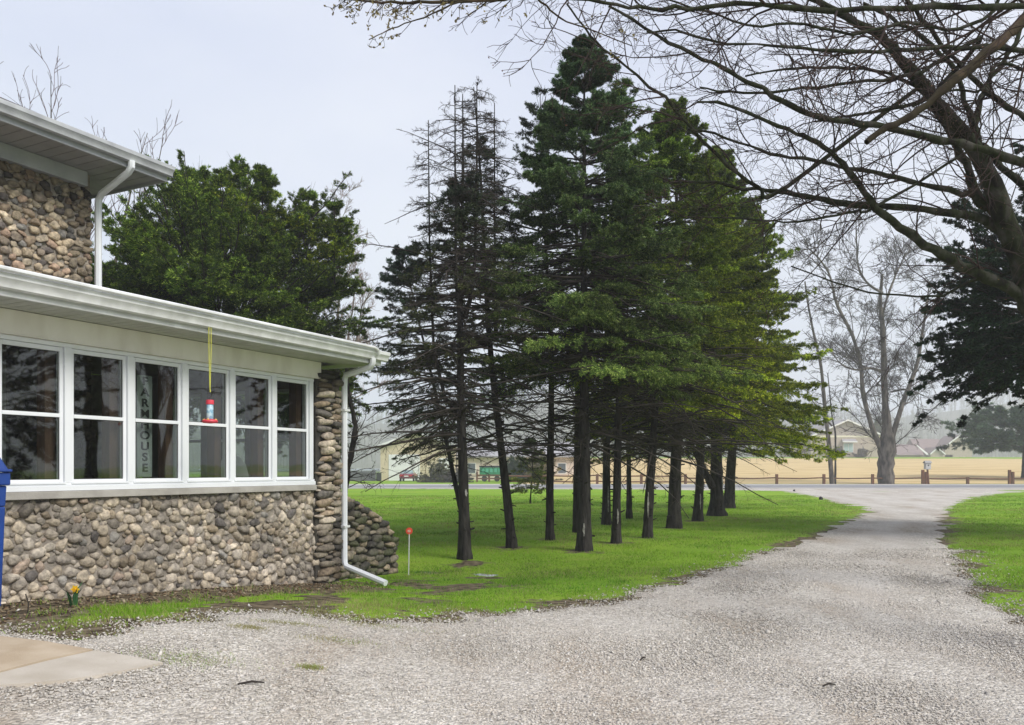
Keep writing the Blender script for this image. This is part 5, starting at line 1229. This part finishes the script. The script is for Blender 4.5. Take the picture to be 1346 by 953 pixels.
# cream garage with white doors, left
GY = 112.0
def gx_(px, Y=GY): return (px - CX) / F * Y
gb = empty('garage', (gx_(548), GY, 0)); tag(gb, 'cream brick garage with wide white doors and white gable trim across the road', 'garage')
CREAM = mat('cream_brick', (.55, .46, .31), (.63, .54, .38), 1.5, rough=.9)
WT = mat('white_trim', (.78, .78, .76), (.72, .72, .70), 1)
GREYR = mat('grey_roof', (.30, .29, .30), (.38, .37, .38), 1.0, stretch=(1, 3, 1))
x0, x1 = gx_(500) - gx_(548), gx_(597) - gx_(548)
MB().prism_y([(x0, -.3), (x1, -.3), (x1, 4.6), ((x0 + x1) / 2, 6.3), (x0, 4.6)], 0, 12).build('wall', CREAM, gb)
xm_ = (x0 + x1) / 2
rf = MB()
for sgn, xe in ((-1, x0 - .6), (1, x1 + .6)):
    rf.add([(xe, -.6, 4.40), (xm_, -.6, 6.45), (xm_, 12.5, 6.45), (xe, 12.5, 4.40), (xe, -.6, 4.62), (xm_, -.6, 6.67), (xm_, 12.5, 6.67), (xe, 12.5, 4.62)], [(0, 1, 2, 3), (4, 7, 6, 5), (0, 4, 5, 1), (0, 3, 7, 4), (3, 2, 6, 7), (1, 5, 6, 2)])
rf.build('roof', GREYR, gb)
rk = MB()
for xe in (x0 - .62, x1 + .62):
    rk.add([(xe, -.64, 4.30), (xm_, -.64, 6.36), (xm_, -.64, 6.66), (xe, -.64, 4.60), (xe, -.60, 4.30), (xm_, -.60, 6.36), (xm_, -.60, 6.66), (xe, -.60, 4.60)], [(0, 1, 2, 3), (7, 6, 5, 4), (0, 4, 5, 1), (3, 2, 6, 7), (0, 3, 7, 4), (1, 5, 6, 2)])
rk.build('rake_trim', WT, gb)
gdr = MB().box(gx_(511) - gx_(548), gx_(552) - gx_(548), -.06, .02, 0, 3.5).build('garage_door', WT, gb)
for k in range(1, 5): MB().box(gx_(511) - gx_(548), gx_(552) - gx_(548), -.075, -.062, k * .7 - .02, k * .7).build('door_seam', GREYR, gdr)
MB().box(gx_(577) - gx_(548), gx_(592) - gx_(548), -.06, .02, 0, 3.0).build('side_door', WT, gb)
gw = empty('house', (gx_(650), GY + 4, 0)); tag(gw, 'long low cream house with grey roof joined behind the garage, mostly hidden by trunks', 'house')
MB().box(gx_(598) - gx_(650), gx_(770) - gx_(650), 0, 9, -.3, 3.4).build('wall', mat('pale_brick', (.60, .50, .42), (.68, .58, .50), 1.5, rough=.9), gw)
MB().prism_x([(-.7, 3.35), (4.5, 5.4), (9.7, 3.35), (9.7, 3.15), (-.7, 3.15)], gx_(597) - gx_(650), gx_(772) - gx_(650)).build('roof', GREYR, gw)
for px in (612, 668, 700, 735): 
    o = MB().box(gx_(px) - gx_(650), gx_(px + 12) - gx_(650), -.05, .02, .9, 2.4).build('window', WT, gw)
    MB().box(gx_(px) - gx_(650) + .1, gx_(px + 12) - gx_(650) - .1, -.07, -.052, 1.0, 2.3).build('pane', mat('far_pane', (.10, .12, .14), rough=.2), o)
# parked red car seen from behind
def car(name, label, loc, rz, body_m, L=4.4, Wd=1.8, truck=False):
    c = empty(name, loc, rz); tag(c, label, 'car')
    h = Wd / 2
    sec = [(-L / 2, .35), (-L / 2, .85), (-L / 2 + .5, .98), (-L / 2 + .95, 1.02), (L / 2 - 1.3, .98), (L / 2 - .15, .80), (L / 2, .6), (L / 2, .35)]
    MB().prism_x([(y, z) for y, z in sec], -h, h).build('body', body_m, c, bevel=.08)
    MB().add([(-h + .08, -L / 2 + .55, .98), (h - .08, -L / 2 + .55, .98), (h - .08, L / 2 - 1.2, .98), (-h + .08, L / 2 - 1.2, .98), (-h + .28, -L / 2 + 1.15, 1.40), (h - .28, -L / 2 + 1.15, 1.40), (h - .28, L / 2 - 2.0, 1.40), (-h + .28, L / 2 - 2.0, 1.40)],
             [(3, 2, 1, 0), (4, 5, 6, 7), (0, 1, 5, 4), (1, 2, 6, 5), (2, 3, 7, 6), (3, 0, 4, 7)]).build('cabin_glass', mat('car_glass', (.12, .17, .17), (.30, .42, .40), 2, rough=.1, spec=.8), c, bevel=.03)
    MB().box(-h + .30, h - .30, -L / 2 + 1.2, L / 2 - 2.05, 1.385, 1.43).build('roof', body_m, c, bevel=.03)
    for sx in (-1, 1):
        MB().box(sx * (h - .35) - .22, sx * (h - .35) + .22, -L / 2 - .03, -L / 2 + .05, .66, .82).build('tail_light', mat('tail_red', (.45, .02, .02), rough=.2), c, bevel=.01)
        for yy in (-L / 2 + .85, L / 2 - .85):
            w_ = MB().tube([(sx * (h - .18), yy, .32), (sx * (h + .01), yy, .32)], .32, 20).build('wheel', mat('tyre', (.02, .02, .02)), c, smooth=True)
            MB().tube([(sx * (h - .0), yy, .32), (sx * (h + .025), yy, .32)], .19, 12).build('rim', mat('rim', (.4, .4, .42), metal=.6, rough=.4), w_)
    MB().box(-.26, .26, -L / 2 - .03, -L / 2 + .02, .60, .72).build('number_plate', WT, c)
    MB().box(-h + .02, h - .02, -L / 2 - .06, -L / 2 + .15, .36, .52).build('bumper', mat('bumper_dark', (.10, .03, .035), rough=.5), c, bevel=.03)
    return c
car('parked_car', 'dark red saloon car seen from behind in front of the garage door', (gx_(537, 106), 106, 0), 0, mat('red_paint', (.20, .03, .05), (.17, .025, .04), 2, rough=.25, spec=.6))
# green cart with boxy cover behind the dark fence
gt = empty('utility_trailer', (gx_(645, 104), 104, 0)); tag(gt, 'green boxy covered trailer with dark top behind a rail fence', 'trailer')
GP = mat('green_paint', (.02, .20, .09), (.03, .26, .12), 2, rough=.4)
MB().box(-1.35, 1.5, -.9, .9, .65, 1.75).build('box', GP, gt, bevel=.05)
MB().box(-1.4, 1.55, -.95, .95, 1.76, 1.95).build('cover', mat('dark_cover', (.03, .04, .05)), gt, bevel=.04)
for k in range(5): MB().box(-1.1 + k * .52, -.78 + k * .52, -.93, -.905, 1.15, 1.6).build('panel', mat('green_pale', (.08, .36, .22), (.10, .42, .28), 3), gt)
for sx in (-.75, .8): MB().tube([(sx, -.95, .36), (sx, -.72, .36)], .36, 20).build('wheel', mat('tyre', (.02, .02, .02)), gt, smooth=True)
MB().box(-2.4, -1.35, -.06, .06, .62, .72).build('tow_bar', mat('dark_metal', (.05, .05, .05)), gt)
lf = empty('rail_fence', (gx_(645, 100), 100, 0)); tag(lf, 'short stretch of dark wooden rail fence in front of the green trailer', 'fence')
for i, px in enumerate((627, 643, 660)):
    X = gx_(px, 100) - gx_(645, 100); MB().box(X - .11, X + .11, -.1, .1, -.3, 1.25 if i == 0 else .85).build('post', WOODR, lf, bevel=.02)
for z in (.82, .42): MB().box(gx_(627, 100) - gx_(645, 100) + .11, gx_(664, 100) - gx_(645, 100), -.05, .05, z - .09, z + .07).build('rail', WOODR, lf)
df_ = empty('picket_fence', (gx_(485, 108), 108, 0)); tag(df_, 'dark grey board fence left of the garage', 'fence')
MB().box(gx_(440, 108) - gx_(485, 108), gx_(494, 108) - gx_(485, 108), 0, .08, 0, 1.25).build('panel', mat('dark_fence', (.10, .10, .11), (.15, .15, .16), 8, stretch=(4, 1, .3)), df_)
for px in (445, 460, 475, 490): MB().box(gx_(px, 108) - gx_(485, 108) - .07, gx_(px, 108) - gx_(485, 108) + .07, -.06, .0, 0, 1.4).build('post', mat('dark_fence', (.1, .1, .1)), df_)
db_ = empty('dustbin', (gx_(498, 107), 107, 0)); tag(db_, 'small black dustbin against the garage corner', 'bin')
MB().box(-.3, .3, -.3, .3, 0, 1.0).build('body', mat('black_plastic', (.02, .02, .02), rough=.5), db_, bevel=.05)
MB().box(-.34, .34, -.36, .34, 1.01, 1.1).build('lid', mat('black_plastic', (.02, .02, .02)), db_, bevel=.03)

def shrub(name, label, c, Rx, H, n_, cols, seed, blade=.25, bw=.03, group=None, cat='shrub', weep=0.0):
    global rng
    rng = np.random.default_rng(seed); root = empty(name, tuple(c)); tag(root, label, cat, group)
    a = rng.uniform(0, 6.28, n_); el = rng.uniform(.15, 1.5, n_); L = rng.uniform(.7, 1.05, n_) * H
    d = np.stack([np.cos(a) * np.cos(el) * Rx / H, np.sin(a) * np.cos(el) * Rx / H, np.sin(el)], 1); d /= np.maximum(1, np.abs(d).max(1))[:, None]
    p0 = np.stack([rng.normal(0, .15 * Rx, n_), rng.normal(0, .15 * Rx, n_), np.zeros(n_)], 1)
    L = L * np.sqrt((np.cos(el) * Rx / H) ** 2 + np.sin(el) ** 2)
    br = growp(p0, d, L, 6, droop=weep, wob=.1); br[:, :, 2] = np.maximum(br[:, :, 2], .03)
    s_, V, Q, C = spray(br, L, cols, .8, t0=.3, blade=blade, bw=bw, sub=.4, droop=weep)
    bv, bq = tubes([(br, radii(.015 + .01 * L, 6, .3), 4)] + s_); mk('branches', bv, bq, DEADW, root); V[:, 2] = np.maximum(V[:, 2], 0.01); mk('crown', V, Q, NEED, root, col=C); return root
shrub('shrub', 'arching brown and olive shrub left of the first spruce trunk across the road', (gx_(577, 97), 97, 0), 2.6, 2.6, 60, [(.06, .055, .03), (.16, .14, .07), (.24, .24, .10)], 201, weep=.12)
shrub('shrub', 'low bare purplish shrub just left of the first spruce trunk', (gx_(602, 96), 96, 0), 1.9, 1.7, 50, [(.08, .065, .06), (.16, .13, .12), (.22, .19, .16)], 202, weep=.12)
shrub('shrub', 'rusty golden shrub between the second and third trunks across the road', (gx_(705, 98), 98, 0), 2.6, 3.6, 70, [(.14, .12, .05), (.30, .24, .11), (.42, .34, .18)], 203)
shrub('shrub', 'dark green shrub beside the rusty golden shrub', (gx_(680, 97), 97, 0), 1.9, 3.0, 60, [(.02, .05, .02), (.06, .10, .04), (.12, .18, .07)], 204)

# tan gabled house on the rise
TY = 204.0; tz = float(gh(gx_(1113, TY), TY))
th = empty('house', (gx_(1113, TY), TY, tz)); tag(th, 'taupe gabled house with cream band and awning window beyond the dry field', 'house')
TAUPE = mat('taupe_siding', (.36, .32, .29), (.40, .36, .33), .8, stretch=(1, 1, 6)); TANB = mat('tan_brick', (.40, .34, .28), (.47, .40, .33), 1.5, rough=.9)
def tx(px): return gx_(px, TY) - gx_(1113, TY)
ez = (600 - 572) / F * TY; az_ = (600 - 552) / F * TY
MB().box(tx(1066), tx(1160), 0, 14, -.5, ez).build('wall', TANB, th)
MB().prism_y([(tx(1066), ez), (tx(1160), ez), (tx(1113), az_)], .2, 13.8).build('gable', TAUPE, th)
MB().box(tx(1066), tx(1160), -.08, .02, ez - .3, ez + .15).build('band', mat('cream_trim', (.72, .68, .52)), th)
rf = MB()
for xe in (tx(1061), tx(1165)):
    rf.add([(xe, -.8, ez - .5), (0, -.8, az_ + .05), (0, 14.5, az_ + .05), (xe, 14.5, ez - .5), (xe, -.8, ez - .2), (0, -.8, az_ + .4), (0, 14.5, az_ + .4), (xe, 14.5, ez - .2)], [(0, 1, 2, 3), (4, 7, 6, 5), (0, 4, 5, 1), (0, 3, 7, 4), (3, 2, 6, 7), (1, 5, 6, 2)])
rf.build('roof', GREYR, th)
rk = MB()
for xe in (tx(1060.5), tx(1165.5)):
    rk.add([(xe, -.86, ez - .62), (0, -.86, az_ - .02), (0, -.86, az_ + .38), (xe, -.86, ez - .22), (xe, -.81, ez - .62), (0, -.81, az_ - .02), (0, -.81, az_ + .38), (xe, -.81, ez - .22)], [(0, 1, 2, 3), (7, 6, 5, 4), (0, 4, 5, 1), (3, 2, 6, 7), (0, 3, 7, 4), (1, 5, 6, 2)])
rk.build('rake_trim', WT, th)
o = MB().box(tx(1108.5), tx(1121.5), -.1, .05, 1.2, 3.5).build('window', WT, th)
for q_ in range(2): MB().box(tx(1109.5 + q_ * 6), tx(1114.8 + q_ * 6), -.14, -.11, 1.35, 3.35).build('pane', mat('mint_pane', (.38, .52, .50), (.45, .58, .56), 2, rough=.2), o)
MB().add([(tx(1105.5), -1.0, 3.85), (tx(1125), -1.0, 3.85), (tx(1124), -.05, 4.5), (tx(1106.5), -.05, 4.5), (tx(1105.5), -1.0, 3.7), (tx(1125), -1.0, 3.7), (tx(1124), -.05, 4.3), (tx(1106.5), -.05, 4.3)], [(0, 1, 2, 3), (4, 7, 6, 5), (0, 4, 5, 1), (1, 5, 6, 2), (2, 6, 7, 3), (3, 7, 4, 0)]).build('awning', GREYR, th)
MB().box(tx(1105.5), tx(1125), -1.05, -1.01, 3.62, 3.9).build('awning_trim', WT, th)
wg = MB().box(tx(1045), tx(1066), 3, 12, -.5, 4.2); wg.build('wing_wall', TANB, th)
MB().prism_y([(tx(1043), 4.1), (tx(1100), 4.1), (tx(1100), 8.8), (tx(1094), 8.9)], 3.2, 12.5).build('wing_roof', GREYR, th)
for px, lab in ((1103, 'rounded bare shrub left of the taupe house window'), (1132, 'rounded bare shrub right of the taupe house window')):
    shrub('shrub', lab, (gx_(px, 202), 202, float(gh(gx_(px, 202), 202))), 1.7, 2.6, 45, [(.10, .09, .07), (.20, .18, .14), (.26, .24, .18)], 210 + px, blade=.3, bw=.05)
def cone_tree(label, px, Y, H, Rm, cols, seed):
    X = gx_(px, Y); conifer('arborvitae', label, np.array([X, Y, float(gh(X, Y))]), H, .2, .3, Rm, 160, cols, seed=seed, dead=None, dens=.6, blade=.55, bw=.10, cat='evergreen tree', rfun=lambda z: Rm * np.clip(1 - z ** 2.2, .05, 1), updir=lambda z: .9 + z * 0, t0=.2)
cone_tree('pointed olive evergreen behind the taupe house roof', 1154, 222, 10.5, 2.4, [(.06, .09, .04), (.13, .18, .08), (.20, .25, .11)], 95)
# brown-roofed house farther right
QY = 238.0; qz = float(gh(gx_(1220, QY), QY)) - .6
qh = empty('house', (gx_(1220, QY), QY, qz)); tag(qh, 'low house with mauve-brown gabled roofs and white rakes beyond the field', 'house')
MAUVE = mat('mauve_shingle', (.22, .17, .165), (.28, .22, .21), 1.2, stretch=(1, 3, 1))
def qx(px): return gx_(px, QY) - gx_(1220, QY)
def qz_(py): return HC + (HY - py) / F * QY - qz
def gable(parent, pl_, pr_, ytop, yb, y0, y1, wall=TANB):
    xl, xr, zt, zb = qx(pl_), qx(pr_), qz_(ytop), qz_(yb); xm_ = (xl + xr) / 2
    MB().prism_y([(xl + .4, -1), (xr - .4, -1), (xr - .4, zb), (xm_, zt - .3), (xl + .4, zb)], y0 + .5, y1).build('wall', wall, parent)
    for xe in (xl, xr):
        MB().add([(xe, y0, zb - .2), (xm_, y0, zt - .25), (xm_, y1, zt - .25), (xe, y1, zb - .2), (xe, y0, zb + .05), (xm_, y0, zt), (xm_, y1, zt), (xe, y1, zb + .05)], [(0, 1, 2, 3), (4, 7, 6, 5), (0, 4, 5, 1), (0, 3, 7, 4), (3, 2, 6, 7), (1, 5, 6, 2)]).build('roof', MAUVE, parent)
        MB().add([(xe, y0 - .1, zb - .45), (xm_, y0 - .1, zt - .45), (xm_, y0 - .1, zt + .02), (xe, y0 - .1, zb + .02), (xe, y0 - .02, zb - .45), (xm_, y0 - .02, zt - .45), (xm_, y0 - .02, zt + .02), (xe, y0 - .02, zb + .02)], [(0, 1, 2, 3), (7, 6, 5, 4), (0, 4, 5, 1), (3, 2, 6, 7), (0, 3, 7, 4), (1, 5, 6, 2)]).build('rake_trim', WT, parent)
gable(qh, 1225, 1245, 587.5, 596, 1.0, 8)
MB().prism_x([(3, qz_(598)), (8, qz_(583)), (13, qz_(598))], qx(1186), qx(1222)).build('hip_roof', MAUVE, qh)
MB().add([(qx(1210), 2.9, qz_(584)), (qx(1211.5), 2.9, qz_(584)), (qx(1227), 2.0, qz_(598)), (qx(1223), 2.0, qz_(598)), (qx(1210), 3.1, qz_(584)), (qx(1211.5), 3.1, qz_(584)), (qx(1227), 2.2, qz_(598)), (qx(1223), 2.2, qz_(598))], [(0, 1, 2, 3), (7, 6, 5, 4), (0, 4, 5, 1), (1, 5, 6, 2), (2, 6, 7, 3), (3, 7, 4, 0)]).build('rake_trim', WT, qh)
MB().prism_x([(5, qz_(598)), (12, qz_(575)), (19, qz_(598))], qx(1222), qx(1262)).build('main_roof', MAUVE, qh)
MB().box(qx(1188), qx(1262), 4, 18, -1, qz_(597.5)).build('wall', TANB, qh)
gable(qh, 1250, 1290, 571, 586, 3.5, 12)

# air: pale mist that whitens the far woods
rng = np.random.default_rng(5)
hm_ = bpy.data.materials.new('mist'); hm_.use_nodes = True; t = hm_.node_tree; t.nodes.clear()
o_ = t.nodes.new('ShaderNodeOutputMaterial'); pv = t.nodes.new('ShaderNodeVolumePrincipled')
pv.inputs['Color'].default_value = (.93, .95, 1.0, 1); pv.inputs['Density'].default_value = HAZE = .00115; pv.inputs['Anisotropy'].default_value = .0
t.links.new(pv.outputs[0], o_.inputs['Volume'])
hz = MB().box(-860, 860, -310, 1240, -3, 118).build('haze', hm_); tag(hz, kind='stuff')
